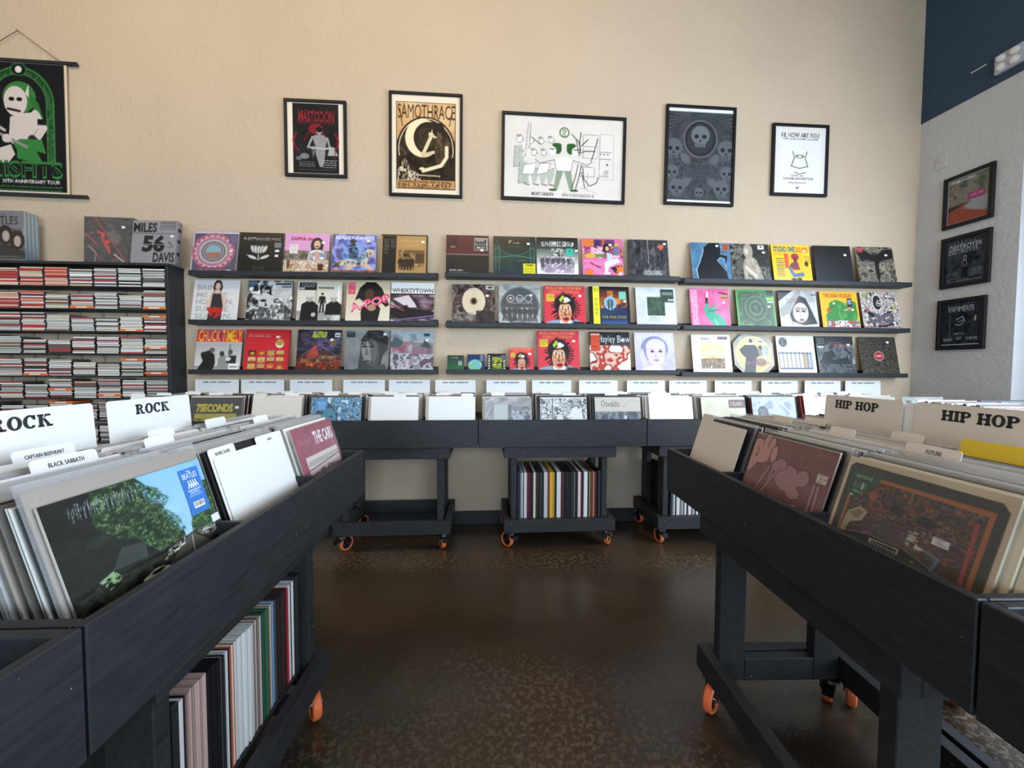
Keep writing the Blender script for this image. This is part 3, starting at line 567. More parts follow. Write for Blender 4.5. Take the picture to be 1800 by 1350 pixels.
def a313():
    k = K(c='f2c41c'); k.t('STUDIO ONE', .06, .06, .13, '2a5a8a', w=.56, bold=.04).t('SOUND', .64, .07, .13, 'e0502a', w=.31, bold=.04).l([(.06, .3), (.12, .24), (.3, .26)], .015, 'd05a20').r(.32, .24, .42, .62, 'd8502a').r(.42, .24, .82, .86, 'e8b418')
    for i in range(9): k.r(.1, .36 + i * .055, .3, .39 + i * .055, ('4a6a50', 'c05828', '3a5a80')[i % 3], .8)
    k.words(.84, .3, .98, 4, .05, '6a5a20').words(.84, .6, .98, 6, .045, 'a88a20').e(.6, .32, .1, .09, 'a82038').e(.6, .4, .05, .07, '5a3424').p([(.48, .5), (.56, .45), (.66, .46), (.7, .66), (.5, .66)], '8a2a2c').l([(.5, .5), (.44, .6), (.6, .56)], .04, '5a3424').p([(.4, .62), (.44, .56), (.56, .76), (.78, .72), (.8, .82), (.5, .86)], '4a6a94').e(.52, .9, .08, .03, '2a1c18').r(.6, .86, .72, .98, '3a2418').e(.88, .5, .05, .07, '2a2a18'); return k
def a314():
    k = K(c='191b1d'); k.g('161719', '1e2124').l([(.3, .9), (.9, .35)], .012, '24282c', .8); return k
def a315():
    k = K(c='5f5850'); k.nz(['3a3630', '8a8272', '5a554c', 'a09884', '2e2b28'], 5, seed=61); k.p([(.0, .12), (.2, .08), (.42, .22), (.52, .2), (.58, .2), (.75, .08), (.98, .06), (.98, .3), (.8, .34), (.62, .36), (.56, .5), (.58, .72), (.52, .98), (.46, .7), (.46, .4), (.3, .36), (.1, .34)], '1c1a1b')
    for i in range(9): k.l([(.1 + i * .04, .25), (.06 + i * .045, .42 - .02 * (i % 3))], .018, '1c1a1b').l([(.62 + i * .04, .25), (.62 + i * .045, .42 - .02 * (i % 3))], .018, '1c1a1b')
    k.e(.52, .22, .04, .05, '2a2626').r(.04, .03, .2, .16, 'a02838').words(.05, .05, .19, 3, .035, 'd8a8a8').t('EVIL', .84, .62, .3, '1a1818', w=.12); return k
def a321():
    k = K(c='e0659a'); k.nz(['d8588e', 'e878a8'], 6); k.words(.04, .04, .2, 20, .048, 'f2c8d8', seed=3, h=.8); k.p([(.44, .05), (.48, .12), (.46, .42), (.4, .4)], 'e8dce0').p([(.4, .24), (.47, .24), (.45, .42), (.39, .4)], '181418')
    k.p([(.35, .5), (.4, .38), (.46, .4), (.46, .5), (.66, .5), (.68, .56), (.58, .62), (.72, .66), (.84, .8), (.92, 1), (.62, 1), (.5, .84), (.38, .7)], '3fa888').l([(.42, .6), (.7, .54)], .02, '1c6a58').l([(.6, .8), (.7, 1)], .05, '7ad0b4').l([(.44, .52), (.6, .62)], .015, '1c6a58').l([(.5, .5), (.7, .42)], .02, '3fa888').l([(.5, .5), (.66, .38)], .015, '2f9878'); k.l([(.74, .1), (.96, .14)], .03, '3a2018').r(.8, .18, .94, .28, 'e8b060').t('HIGH', .8, .2, .07, '301810', w=.14); return k
def a322():
    k = K(c='4f9a4a'); k.r(.06, .06, .94, .95, '2d4630').nz(['22382a', '3f6a3c', '2a4030', '527a48'], 10, box=(.06, .06, .94, .95), seed=4)
    for r_, c in ((.36, '24362a'), (.3, '466a40'), (.24, '26362a'), (.18, '4c7044'), (.12, '22322a')): k.e(.5, .48, r_ * .95, r_ * 1.05, c, w=.03)
    for x in (.2, .8): k.e(x, .86, .08, .05, '507a48', w=.015).e(x, .2, .07, .06, '507a48', w=.015)
    k.l([(.3, .45), (.5, .38), (.7, .45)], .02, '1c2a20').e(.42, .5, .05, .03, '1a241c').e(.58, .5, .05, .03, '1a241c').r(.8, .03, .98, .16, '142a18').r(.78, .2, .96, .28, '7ac850').r(.8, .3, .96, .34, 'd8d8d8'); return k
def a323():
    k = K(c='c8c6c4'); k.g('b8b6b4', 'd4d2d0'); k.p([(.0, .5), (.3, .25), (.5, .0), (.62, .0), (.5, .3), (.25, .6), (.05, .7)], '9a9694').p([(.0, .3), (0, .0), (.4, .0), (.1, .22)], '1a1a1c').p([(.26, .62), (.56, .14), (.72, .2), (.96, .86), (.6, .9), (.3, .8)], '1b1a1c').e(.55, .58, .2, .26, 'cbbfba', rot=.15)
    for x in (.47, .63): k.e(x, .54, .05, .025, '201c1c').l([(x - .06, .48), (x + .06, .47)], .016, '2a2424')
    k.e(.56, .76, .06, .03, '7a4a4c').l([(.56, .56), (.52, .68), (.58, .69)], .01, '8a7a78').p([(.66, .0), (.9, .0), (.95, .3), (.8, .3)], 'a8a4a2'); k.t('SONGS', .2, .22, .12, '7a3a38', w=.4, bold=-.01, rot=-.1).t('ABOUT', .44, .4, .12, '7a4a48', w=.3, bold=-.01, rot=.3).t('LOVE', .3, .78, .12, '7a2a2c', w=.4, bold=-.01).r(.7, .93, .98, .95, '6a6a6a').r(.86, .1, .98, .13, '303030'); return k
def a324():
    k = K(c='f0b428'); k.t('THE DEAD HOLIDAY', .1, .07, .09, 'b0402a', w=.76, bold=.03); k.p([(.18, .55), (.24, .3), (.42, .22), (.6, .28), (.66, .4), (.8, .22), (.94, .28), (.96, .62), (.9, .82), (.5, .9), (.12, .86), (.12, .62)], '3f8a42'); k.nz(['3f8a42', '2e6a36', '5aa850'], 7, pts=[(.18, .55), (.24, .34), (.6, .3), (.8, .28), (.94, .32), (.94, .62), (.86, .82), (.5, .86), (.14, .82)], al=.5)
    k.e(.2, .5, .05, .05, 'd04a30').e(.36, .32, .03, .03, 'f0e8c0').p([(.6, .5), (.78, .4), (.8, .5)], 'a83028').l([(.62, .5), (.78, .44)], .02, 'f4e8d0'); k.p([(.12, .8), (.98, .78), (.96, 1), (.1, 1)], '8a8c94').nz(['b83a30', 'e8e0d8', '6a7078', 'c04a40'], 10, box=(.14, .76, .98, .92), hard=True, seed=5).r(.72, .18, .84, .4, '20262c').r(.74, .22, .82, .34, '8a98a8'); return k
def a325():
    k = K(c='c4bdb4'); k.nz(['3a3438', 'd8d2ca', '8a7a78', 'e4ded6', '5a4048', 'c8c0b8'], 9, seed=71, hard=True); k.e(.44, .28, .13, .22, '2a262a').e(.44, .28, .13, .22, 'd8d0c8', w=.02).e(.5, .26, .07, .05, 'd0c8c0', w=.018).e(.47, .32, .06, .05, 'd0c8c0', w=.018)
    pts = [(.5 + .3 * math.cos(t), .68 + .1 * math.sin(2 * t)) for t in np.linspace(0, 6.28, 24)]; k.l(pts, .085, '242026').l(pts, .05, '6a6470').l([(.28, .62), (.2, .55)], .1, '242026').l([(.4, .9), (.8, .84)], .05, '242026'); k.e(.12, .1, .06, .06, '9a9a58').e(.88, .4, .05, .05, 'a8a050').l([(.15, .4), (.2, .5)], .04, 'a03040').words(.02, .9, .98, 2, .05, '7a2a38'); return k
def a331():
    k = K(c='e4e3e4'); k.t('MONO', .26, .09, .045, '282828', w=.2, bold=.03).t('Snowdrop', .3, .155, .035, '505050', w=.26, bold=-.01).r(.68, .06, .92, .13, '4a2028').words(.7, .075, .9, 1, .04, 'd8c8c8'); k.g('c8b060', 'efe0a0', (.22, .22, .82, .6)).nz(['d8bc60', 'f4ecc0', 'c8a850'], 4, box=(.22, .22, .82, .6), al=.7, seed=8); k.l([(.3, .35), (.46, .52), (.52, .52), (.76, .34)], .015, 'f8f0d0')
    k.nz(['5a3c28', 'a88860', '3a2418', 'd8c8a0'], 12, box=(.22, .6, .82, .86), seed=2).l([(.5, .55), (.5, .62)], .01, '303020').l([(.53, .55), (.53, .62)], .01, '303020'); return k
def a332():
    k = K(96, 'a39c92'); k.nz(['8a8478', 'b8b0a4'], 4, al=.7); k.e(.5, .52, .44, .46, 'c9b87a').e(.5, .52, .43, .45, 'e0cf98', w=.02).nz(['b8a060', 'e4d8a0'], 4, pts=[(.2, .2), (.8, .2), (.9, .7), (.5, .95), (.12, .7)], al=.6); k.e(.45, .18, .07, .09, 'd0c8c0').e(.45, .18, .05, .05, '3a3838')
    k.p([(.15, .4), (.3, .28), (.55, .28), (.7, .5), (.56, .6), (.5, .98), (.22, .98), (.3, .6), (.2, .5)], '2b2a2d').p([(.6, .4), (.75, .35), (.8, .55), (.64, .55)], '8a7a70').e(.68, .34, .05, .05, '3a2a24').t('DR STRANGE', .3, .68, .075, 'c03a50', w=.56, bold=.0).e(.66, .7, .14, .1, '5a4038', .6).r(.62, .16, .78, .23, 'e8e8e8').r(.64, .18, .76, .21, '202020').r(.72, .3, .88, .6, 'b8b8b4').words(.74, .32, .87, 7, .035, '606060'); return k
def a333():
    k = K(c='d8d6dc'); k.e(.18, .17, .11, .12, '1f2022').words(.12, .1, .24, 4, .04, 'a0a0a0'); k.r(.04, .42, .9, .86, '4a4c54')
    for i in range(8): k.r(.06 + i * .105, .47, .145 + i * .105, .82, ('d4d4dc', 'd0d0d8', 'd8d6dc', 'ccccd4', 'c8c4c4', 'd4d0cc', 'b8946a', '9aa8b0')[i]).r(.07 + i * .105, .43, .13 + i * .105, .45, 'b8b8c0')
    k.g('e4dcdc', 'e8d4d0', (0, .88, 1, 1)); return k
def a334():
    k = K(c='3a3f44'); k.nz(['22262a', '6a7074', '3a4046', '8a9094'], 4, seed=81); k.r(0, 0, 1, .22, '23282c').r(.04, .04, .26, .24, '14181a').words(.05, .06, .24, 4, .04, '9a9a90').r(.04, .26, .2, .3, 'd0d0c8'); k.t('BROKEN', .34, .15, .07, 'b04858', w=.36, bold=0).t('WINGS', .5, .23, .07, '9a4858', w=.44, bold=0).p([(.05, .7), (.2, .42), (.4, .36), (.5, .5), (.4, .6), (.8, .55), (.9, .7), (.6, .8)], '1e2224')
    k.nz(['1a1c1e', '5a6064', '2a3034'], 8, box=(0, .72, 1, 1), seed=7); k.l([(.8, .5), (.78, .62)], .03, '101214').l([(.88, .48), (.9, .62)], .03, '101214'); return k
def a335():
    k = K(c='39342d'); f = fbm(k.h, k.w, 5, 3, 9); s = np.sin((k.yy * 60 + f * 26)); k.m(s > .35, '4e483e').m(s < -.7, '272320'); k.e(.5, .5, .13, .12, 'c8b8a8').e(.5, .5, .115, .105, 'a02834').r(.43, .48, .57, .52, 'd8b8a8'); return k

# ------------------------------------------------------------------ framed posters and the banner
def p_mastodon():
    k = K(90, 'e6dccb', 1.27); k.r(.1, .02, .9, 1.24, '19181b').nz(['141316', '232226'], 5, box=(.1, .02, .9, 1.24), al=.6)
    k.t('MASTODON', .2, .16, .17, '8a2028', w=.62, bold=.02, rot=.0)
    for i in range(16): x = .2 + i * .041; k.l([(x, .16), (x + .01, .12 + .02 * (i % 3))], .01, '8a2028').l([(x, .32), (x - .01, .37 + .02 * (i % 2))], .01, '8a2028')
    k.e(.5, .46, .13, .09, '7a1c24'); pa = [(.5 + .38 * math.cos(t), .66 + .2 * math.sin(t)) for t in np.linspace(.5, 2.64, 12)]
    for q in (-1, 1): k.l([(.5 + q * .3, .84), (.5 + q * .38, .76), (.5 + q * .39, .66), (.5 + q * .34, .54)], .035, '7a1c24').l([(.5 + q * .12, .52), (.5 + q * .2, .66)], .03, '5f161e')
    k.e(.56, .5, .05, .06, '9a9896').e(.56, .47, .06, .05, '101012').p([(.44, .6), (.5, .56), (.62, .56), (.7, .62), (.66, .8), (.5, .8)], '8f8e8e').l([(.44, .6), (.36, .78), (.66, .8)], .035, '9a9898').l([(.7, .62), (.74, .78), (.62, .82)], .035, '9a9898').p([(.48, .8), (.66, .8), (.66, .9), (.62, 1.12), (.56, 1.12), (.5, .92)], '8f8e8e').p([(.42, .78), (.52, .8), (.44, .98)], '5a5a5c').l([(.42, .8), (.76, .8)], .018, 'b0b0ae').p([(.74, .76), (.82, .78), (.88, .92), (.7, .92)], 'a8a8a6')
    k.e(.3, .94, .08, .05, '77777a').e(.2, .98, .05, .035, '66666a').r(.82, .8, .84, .98, '7a1c24').words(.2, 1.04, .48, 3, .035, '909090', h=.35).words(.6, 1.0, .86, 4, .04, 'b0b0b0').r(.2, 1.17, .82, 1.18, '707070'); return k
def p_samo():
    k = K(120, 'e6d8c2', 1.4); k.r(.07, .1, .93, 1.32, '2a221a').g('dcb98a', 'c89a68', (.08, .11, .92, .62)).nz(['e0c090', 'b8804c', 'e8d0a8'], 3, box=(.08, .11, .92, .66), al=.5)
    k.e(.5, .74, .42, .44, '1f1913').r(.08, .74, .92, 1.2, '1f1913').nz(['17120d', '4a3a28', '2a2118', '6a5436'], 14, pts=[(.12, .6), (.25, .4), (.5, .33), (.75, .4), (.9, .62), (.9, 1.18), (.1, 1.18)], al=.7)
    k.e(.5, .76, .4, .44, 'e8d4b0', w=.012).r(.085, .86, .915, 1.19, '241c14').nz(['17120d', '3a2e20', '2a2118'], 14, box=(.085, .86, .915, 1.19), al=.7).e(.45, .6, .25, .27, 'efdcb4').e(.54, .6, .22, .23, '2d2318').nz(['2d2318', '5a4a34', '2a2018'], 18, pts=[(.4, .45), (.7, .45), (.75, .75), (.4, .75)], al=.5)
    k.t('SAMOTHRACE', .09, .13, .2, '3a2a1c', w=.83, bold=.0)
    k.l([(.12, .2), (.16, .44)], .012, '3a2a1c').l([(.88, .2), (.84, .42)], .012, '3a2a1c')
    k.e(.63, .52, .055, .075, 'd8c4a0').e(.68, .48, .09, .1, '2a2018').l([(.57, .58), (.45, .84)], .05, 'dccaa4').l([(.45, .84), (.66, .78)], .045, 'd0bc96').l([(.57, .58), (.56, .54)], .05, 'd8c4a0').p([(.66, .6), (.78, .66), (.84, .78), (.78, 1.0), (.66, .98), (.62, .76)], '4a3a28').l([(.8, .72), (.8, .86), (.72, .98), (.46, 1.06)], .05, 'e4d4b0').e(.44, 1.03, .04, .02, 'e4d4b0').nz(['2a2018', '6a5638'], 14, pts=[(.66, .5), (.8, .55), (.86, .7), (.74, .68), (.7, .9), (.64, .8)], ax=2, al=.8)
    k.nz(['1f1913', 'd8c8a8', '1f1913', '8a7a5c'], 22, pts=[(.09, 1.2), (.09, 1.02), (.2, .88), (.28, 1.05), (.42, 1.12), (.42, 1.2)], hard=True).l([(.3, 1.12), (.7, 1.13)], .02, 'b0a080')
    k.r(.08, 1.19, .92, 1.31, 'c4935c').t('DOWNTOWN ARTS HALL', .1, 1.2, .035, '2a1c10', w=.78).t('FRI THE 14TH', .1, 1.245, .03, '2a1c10', w=.76).t('THE CONSERVATORY OKC', .1, 1.28, .022, '2a1c10', w=.76); return k
def p_garson():
    k = K(190, 'dcd5cd', .705); k.nz(['d6cfc8', 'e2dbd4'], 4, al=.7).r(.26, .03, .262, .68, 'd4d0ce').r(.505, .03, .507, .68, 'd4d0ce').r(.745, .03, .747, .68, 'd4d0ce'); G = '2f5a28'; g2 = '8a9a84'; ln = '6a6c68'
    k.e(.5, .13, .042, .045, G, w=.009).l([(.49, .165), (.49, .11), (.505, .105), (.512, .118), (.505, .13), (.505, .165)], .006, G)
    for x, y, s in ((.13, .2, 1), (.22, .21, .9), (.31, .21, .8), (.39, .2, .8), (.15, .33, 1), (.25, .31, .85), (.33, .31, .8)):
        k.e(x, y, .028 * s, .036 * s, 'e6e3e0').e(x, y, .028 * s, .036 * s, ln, w=.004).l([(x + .02, y), (x + .035, y + .01)], .004, ln).e(x - .01, y - .025, .02, .012, '9a9a98')
    for x, y in ((.09, .26), (.13, .4)): k.p([(x, y), (x + .06, y - .01), (x + .08, y + .17), (x - .01, y + .18)], 'aab2a6', .8).l([(x, y), (x - .01, y + .18), (x + .08, y + .17)], .004, ln)
    for x in (.14, .22, .29, .35): k.p([(x, .47), (x + .07, .44), (x + .07, .5), (x + .05, .56), (x + .02, .58)], 'aab2a6', .8).l([(x, .47), (x + .07, .44)], .004, ln).l([(x + .03, .58), (x + .07, .59)], .012, '7a7c78')
    k.p([(.17, .42), (.27, .4), (.25, .5), (.15, .5)], 'efecea').l([(.17, .42), (.27, .4), (.25, .5), (.15, .5), (.17, .42)], .004, ln).p([(.3, .4), (.39, .4), (.36, .48), (.27, .5)], 'efecea').l([(.3, .4), (.39, .4), (.36, .48), (.27, .5), (.3, .4)], .004, ln).p([(.2, .06), (.22, .06), (.21, .28), (.18, .3)], 'd0d2cc').l([(.2, .06), (.18, .3)], .004, ln).l([(.22, .06), (.21, .28)], .004, ln)
    for q in (-1, 1):
        k.e(.5 + q * .055, .27, .035, .045, G).e(.5 + q * .09, .29, .025, .035, 'e9e6e4').e(.5 + q * .06, .24, .04, .02, G).l([(.5 + q * .08, .275), (.5 + q * .12, .275)], .007, '303430').p([(.5, .45), (.5 + q * .06, .45), (.5 + q * .085, .62), (.5 + q * .05, .62)], g2).e(.5 + q * .09, .625, .035, .01, G).l([(.5 + q * .05, .36), (.5 + q * .2, .4), (.5 + q * .24, .37)], .006, ln)
    k.p([(.42, .36), (.5, .34), (.58, .36), (.56, .46), (.44, .46)], 'f0eeec').l([(.42, .36), (.44, .46), (.56, .46), (.58, .36)], .005, ln).l([(.24, .19), (.3, .24)], .006, '303030')
    for x0, y0, x1, y1 in ((.8, .13, .92, .52), (.66, .14, .78, .24), (.66, .24, .78, .34), (.64, .42, .76, .5)): k.l([(x0, y0), (x1, y0), (x1, y1), (x0, y1), (x0, y0)], .004, '8a8c88')
    k.r(.8, .28, .9, .285, ln).r(.8, .34, .9, .345, ln); [k.e(.81 + .03 * i, .3, .006, .006, '303030') for i in range(3)]; k.e(.865, .39, .008, .008, '303030').nz(['e9e6e4', '7a7c78'], 26, box=(.8, .44, .88, .5), al=.5)
    for pts in ([(.56, .14), (.62, .2), (.64, .28)], [(.64, .12), (.63, .2), (.63, .32)], [(.7, .18), (.64, .24)], [(.63, .3), (.68, .28), (.76, .28)], [(.66, .42), (.67, .52), (.72, .58), (.78, .55), (.79, .5)], [(.78, .17), (.75, .3), (.73, .36)], [(.62, .4), (.6, .5), (.57, .6)], [(.65, .4), (.63, .5), (.6, .62)], [(.65, .46), (.68, .6)], [(.6, .18), (.62, .3)]): k.l(pts, .007, '383a38')
    k.l([(.64, .6), (.72, .62), (.8, .65)], .003, 'a0a2a0').l([(.6, .4), (.74, .42)], .004, ln).l([(.7, .46), (.7, .62)], .003, 'a0a2a0').t('MORT GARSON', .235, .65, .027, '3a3c38', w=.18, bold=.02).t('FIFTH TUNE PRODUCTIONS', .49, .655, .024, '4a4c48', w=.27, bold=0); return k
def skull(k, cx, cy, r, c, d):
    k.e(cx, cy, r, r * 1.05, c).r(cx - r * .55, cy + r * .5, cx + r * .55, cy + r * 1.35, c).e(cx - r * .42, cy + r * .15, r * .26, r * .24, d).e(cx + r * .42, cy + r * .15, r * .26, r * .24, d).p([(cx, cy + r * .4), (cx + r * .16, cy + r * .75), (cx - r * .16, cy + r * .75)], d)
    for i in range(-2, 3): k.l([(cx + i * r * .18, cy + r * .95), (cx + i * r * .18, cy + r * 1.3)], r * .05, d)
def p_pelican():
    k = K(110, 'e8e8e4', 1.5); k.r(0, .06, 1, 1.45, '3f4245').nz(['33363a', '4a4d51'], 6, box=(0, .06, 1, 1.45), al=.7); c, d = '5c5f63', '26282b'
    for i in range(9):
        for q in (-1, 1): k.l([(.5 + q * .2, .2 - i * .006), (.5 + q * .5, .1 + i * .035)], .014, '53565a' if i % 2 else '2c2e31')
    k.nz(['2c2e31', '55585c', '303336'], 16, box=(0, .4, 1, 1.42), al=.55, seed=17)
    k.e(.5, .48, .26, .3, d).e(.5, .48, .26, .3, c, w=.025).e(.5, .48, .2, .24, '35373a'); skull(k, .5, .42, .14, '6a6d71', d)
    for q in (-1, 1): skull(k, .5 + q * .4, .62, .13, c, d); skull(k, .5 + q * .42, 1.0, .1, c, d); skull(k, .5 + q * .34, 1.24, .12, c, d); k.e(.5 + q * .22, .8, .06, .1, c, rot=q * .6).e(.5 + q * .2, 1.16, .06, .09, c, rot=-q * .6)
    skull(k, .5, 1.32, .07, c, d); k.r(.3, .86, .7, 1.1, '474a4e').t('PELICAN', .35, .88, .08, '26282b', w=.3, bold=0).words(.32, .98, .68, 4, .03, '2a2c2f'); return k
def p_hello():
    k = K(82, 'e0dad4', 1.36); k.r(.12, .15, .9, 1.3, 'e8e5e4', .6); k.t('HI, HOW ARE YOU', .14, .13, .09, '242424', w=.72, bold=.01).t('THE UNFINISHED ALBUM', .16, .24, .03, '3a3a3a', w=.68, bold=.01)
    k.l([(.36, .5), (.4, .62), (.34, .8), (.5, .84), (.66, .8), (.6, .62), (.64, .5)], .014, '3a3a3a').e(.5, .6, .08, .035, '3a3a3a', w=.012).l([(.4, .92), (.5, .96), (.62, .92)], .014, '3a3a3a')
    k.t('SEPT 83', .34, .98, .035, '3a3a3a', w=.24, bold=0).t('DANIEL JOHNSTON', .2, 1.03, .04, '2a2a2a', w=.56, bold=.01).t('AVAILABLE NOW', .28, 1.12, .025, '4a4a4a', w=.36).r(.2, 1.18, .74, 1.185, '8a8a8a').r(.44, 1.22, .5, 1.25, '5a5a5a'); return k
def p_r1():
    k = K(80, '6a6460', 1.25); k.r(0, 0, 1, 1.25, 'c8c4c8').r(.03, .03, .97, 1.22, '5f6a62').nz(['4a5a50', '8a7a70', '6a7468', 'a87868'], 4, box=(.03, .12, .97, 1.22), seed=3).t('DREAMS IN STEREO', .06, .07, .06, 'd8d8e0', w=.6)
    k.p([(.4, .8), (.7, .62), (.97, .7), (.97, 1.05), (.6, .98)], '8f9298').p([(.03, .78), (.6, .72), (.35, .86), (.97, 1.12), (.97, 1.22), (.03, 1.22)], '8f4a3c').r(.5, .5, .88, .68, '8a3a6a').t('GARDEN', .53, .54, .09, 'c880a8', w=.32).p([(.03, .76), (.5, .72), (.3, .8), (.03, .9)], '3a3434'); return k
def p_r2():
    k = K(80, '20262e', 1.1); k.nz(['161b22', '3a424c', '20262e'], 5, seed=13); k.t('DESTROYER', .12, .16, .11, 'c4c8d0', w=.76, bold=0).t('DESTROYER', .1, .27, .1, 'b0b4bc', w=.7, bold=0)
    for i in range(16): k.l([(.14 + i * .046, .2), (.12 + i * .05, .1 + .04 * (i % 2))], .008, 'b0b4bc')
    k.e(.5, .5, .04, .07, '9aa0a8', w=.015).p([(.42, .95), (.45, .6), (.56, .6), (.58, .95)], '12161c').e(.78, .55, .07, .05, '10141a').e(.5, .62, .05, .08, '8a9098', w=.01).words(.08, .82, .36, 4, .045, '8a9098').words(.64, .78, .94, 4, .045, '8a9098').r(.1, 1.02, .9, 1.03, '9a9ea4'); return k
def p_r3():
    k = K(80, '161c26', 1.06); k.nz(['10151e', '2a323e', '161c26'], 5, seed=23); k.t('HAMMERER', .2, .12, .12, 'b8bcc4', w=.62, bold=0); [k.l([(.2 + i * .045, .15), (.17 + i * .05, .06 + .05 * (i % 2))], .008, 'a8acb4') for i in range(14)]
    k.l([(.4, .42), (.55, .36), (.6, .46), (.5, .56), (.38, .54)], .02, 'a8acb4').l([(.45, .48), (.56, .44)], .015, '9a9ea8').r(.22, .3, .26, .85, '3a4450').r(.78, .25, .8, .8, '3a4450').e(.85, .42, .02, .07, 'd8b880').t('SUMMER TOUR', .34, .74, .03, 'b0b4bc', w=.26).t('NIXEN', .08, .85, .07, 'a0a4ac', w=.22).t('DIRT', .42, .83, .07, 'a0a4ac', w=.14).t('VAMPYRE', .64, .84, .06, 'a0a4ac', w=.28).r(.05, 1.0, .95, 1.015, 'd0d4dc'); return k
def p_banner():
    k = K(150, '14161a', 1.33); gr = '347a3a'
    k.e(.5, .42, .36, .37, gr).r(.14, .42, .86, 1.02, gr).e(.5, .42, .345, .355, '1d3a22').r(.155, .42, .845, 1.02, '1d3a22').nz(['17301c', '3f7a40', '1a3820'], 26, pts=[(.155, 1.02), (.155, .42), (.25, .17), (.5, .07), (.75, .17), (.845, .42), (.845, 1.02)], al=.8)
    k.e(.5, .42, .285, .3, gr).r(.215, .42, .785, 1.02, gr).e(.5, .42, .275, .29, '121417').r(.225, .42, .775, 1.02, '121417')
    k.e(.5, .08, .085, .065, gr).e(.5, .08, .075, .057, '14161a').e(.5, .08, .035, .035, 'd8d8d4')
    k.e(.5, .36, .17, .16, gr).p([(.6, .3), (.7, .42), (.74, .56), (.66, .58)], '2c6a30').e(.46, .4, .12, .15, 'cfc4be').p([(.56, .32), (.6, .22), (.6, .36)], 'cfc4be').e(.42, .38, .03, .02, '14161a').e(.5, .38, .03, .02, '14161a').l([(.38, .48), (.5, .5)], .025, '2a2022')
    k.p([(.4, .56), (.52, .52), (.68, .5), (.72, .62), (.62, .76), (.5, .9), (.38, .8)], 'cfc4be').l([(.66, .52), (.74, .66), (.66, .78), (.56, .86)], .08, 'cfc4be').r(.68, .57, .77, .63, '14161a').l([(.62, .78), (.66, .82)], .09, '2a2a30').l([(.34, .7), (.2, .62)], .03, 'b8b0ac').p([(.42, .82), (.5, .78), (.72, .78), (.76, .92), (.66, .9), (.74, 1.04), (.56, 1.0), (.46, .98), (.46, .9)], gr).l([(.3, .74), (.56, .86)], .03, '8a8a86').e(.36, .78, .05, .045, 'cfc4be').p([(.22, .9), (.4, .84), (.44, .94), (.36, 1.04), (.2, 1.0)], 'cfc4be')
    k.t('MISFITS', .13, 1.01, .16, gr, w=.8, bold=.035).t('MISFITS', .145, 1.03, .12, '14161a', w=.77, bold=.0).t('30TH ANNIVERSARY TOUR', .3, 1.195, .035, 'e4e4e0', w=.6, bold=.02).r(.08, 1.255, .92, 1.275, '3a6a3c').r(.08, 1.29, .92, 1.31, '3a6a3c').words(.08, 1.255, .92, 2, .035, '14161a', h=.3); k.r(0, 0, 1, .015, 'd8cfc0').r(.97, 0, 1, 1.33, 'd8c8b0').r(0, 1.315, 1, 1.33, 'd8cfc0').r(0, 0, .03, 1.33, 'd8c8b0'); return k
# ------------------------------------------------------------------ box sets and front covers in the racks
def b_beatles():
    k = K(80, '77767c', 1.02); k.t('THE', .56, .06, .035, '2a2a2c', w=.07).t('BEATLES', .22, .12, .16, '1c1c1e', w=.66, bold=.0).l([(.585, .26), (.585, .36)], .02, '1c1c1e'); k.nz(['c8b8b0', '4a423e', '8a7a74'], 4, box=(0, .36, 1, .95))
    for x, y in ((.14, .7), (.34, .5), (.62, .5), (.84, .6)): k.e(x, y, .15, .2, '2a2422').e(x + .01, y + .02, .07, .11, 'b4a49a').p([(x - .2, 1.0), (x - .12, y + .2), (x + .12, y + .2), (x + .2, 1.0)], '35302e')
    k.e(.35, .72, .05, .05, '9a8a80').r(0, .92, 1, 1.02, '4a443f').r(.1, .93, .85, .94, '9a9088').r(0, .99, 1, 1.02, '77767c'); return k
def b_red():
    k = K(80, '2a2523', 1.02); k.nz(['1c1918', '4a403c', '262120', '6a5c56'], 4, seed=91, ax=.7); k.nz(['2a1a18', 'c02820', 'e04438', '381a18'], 6, pts=[(.25, .3), (.4, .35), (.7, .85), (.6, .98), (.45, .7)], seed=5)
    for a, b, c in (((.2, 0), (.85, .98), 'b0302a'), ((.35, 0), (.98, .9), '5a4a46'), ((.05, .4), (.25, .6), 'd03a32'), ((.15, .7), (.35, .95), 'a82a28'), ((.45, 0), (1, .8), '3a302e')): k.l([a, b], .02, c)
    k.l([(.6, .82), (.8, .98)], .02, 'e8d8c8').l([(.1, .65), (.25, .8), (.22, .98)], .012, 'c8b8a8'); return k
def b_miles():
    k = K(90, '8f8c92', .9); k.r(0, .27, 1, .285, '4a484c').t('MILES', .03, .06, .18, '1b1a1c', w=.52, bold=.03).r(.63, .03, .96, .2, '3a383c').r(.64, .04, .95, .19, '8f8c92').words(.66, .06, .94, 3, .04, '2a282c')
    k.t('56', .24, .34, .3, '1c1a1c', w=.5, bold=.05, sh=.05).r(.24, .5, .74, .51, '8f8c92').l([(.82, .45), (.92, .52)], .015, '1c1a1c').r(.8, .55, .94, .56, '3a383c').t('DAVIS', .5, .68, .19, '1b1a1c', w=.48, bold=.03); return k
def f_seven():
    k = K(90, '26231f'); k.t('7SECONDS', .12, .14, .15, 'c8b818', w=.7, bold=.05).r(.12, .29, .83, .3, '26231f').r(.1, .33, .9, 1, 'a89c20').nz(['2a2818', 'b8ac28', '4a4418'], 7, box=(.1, .42, .9, 1)); return k
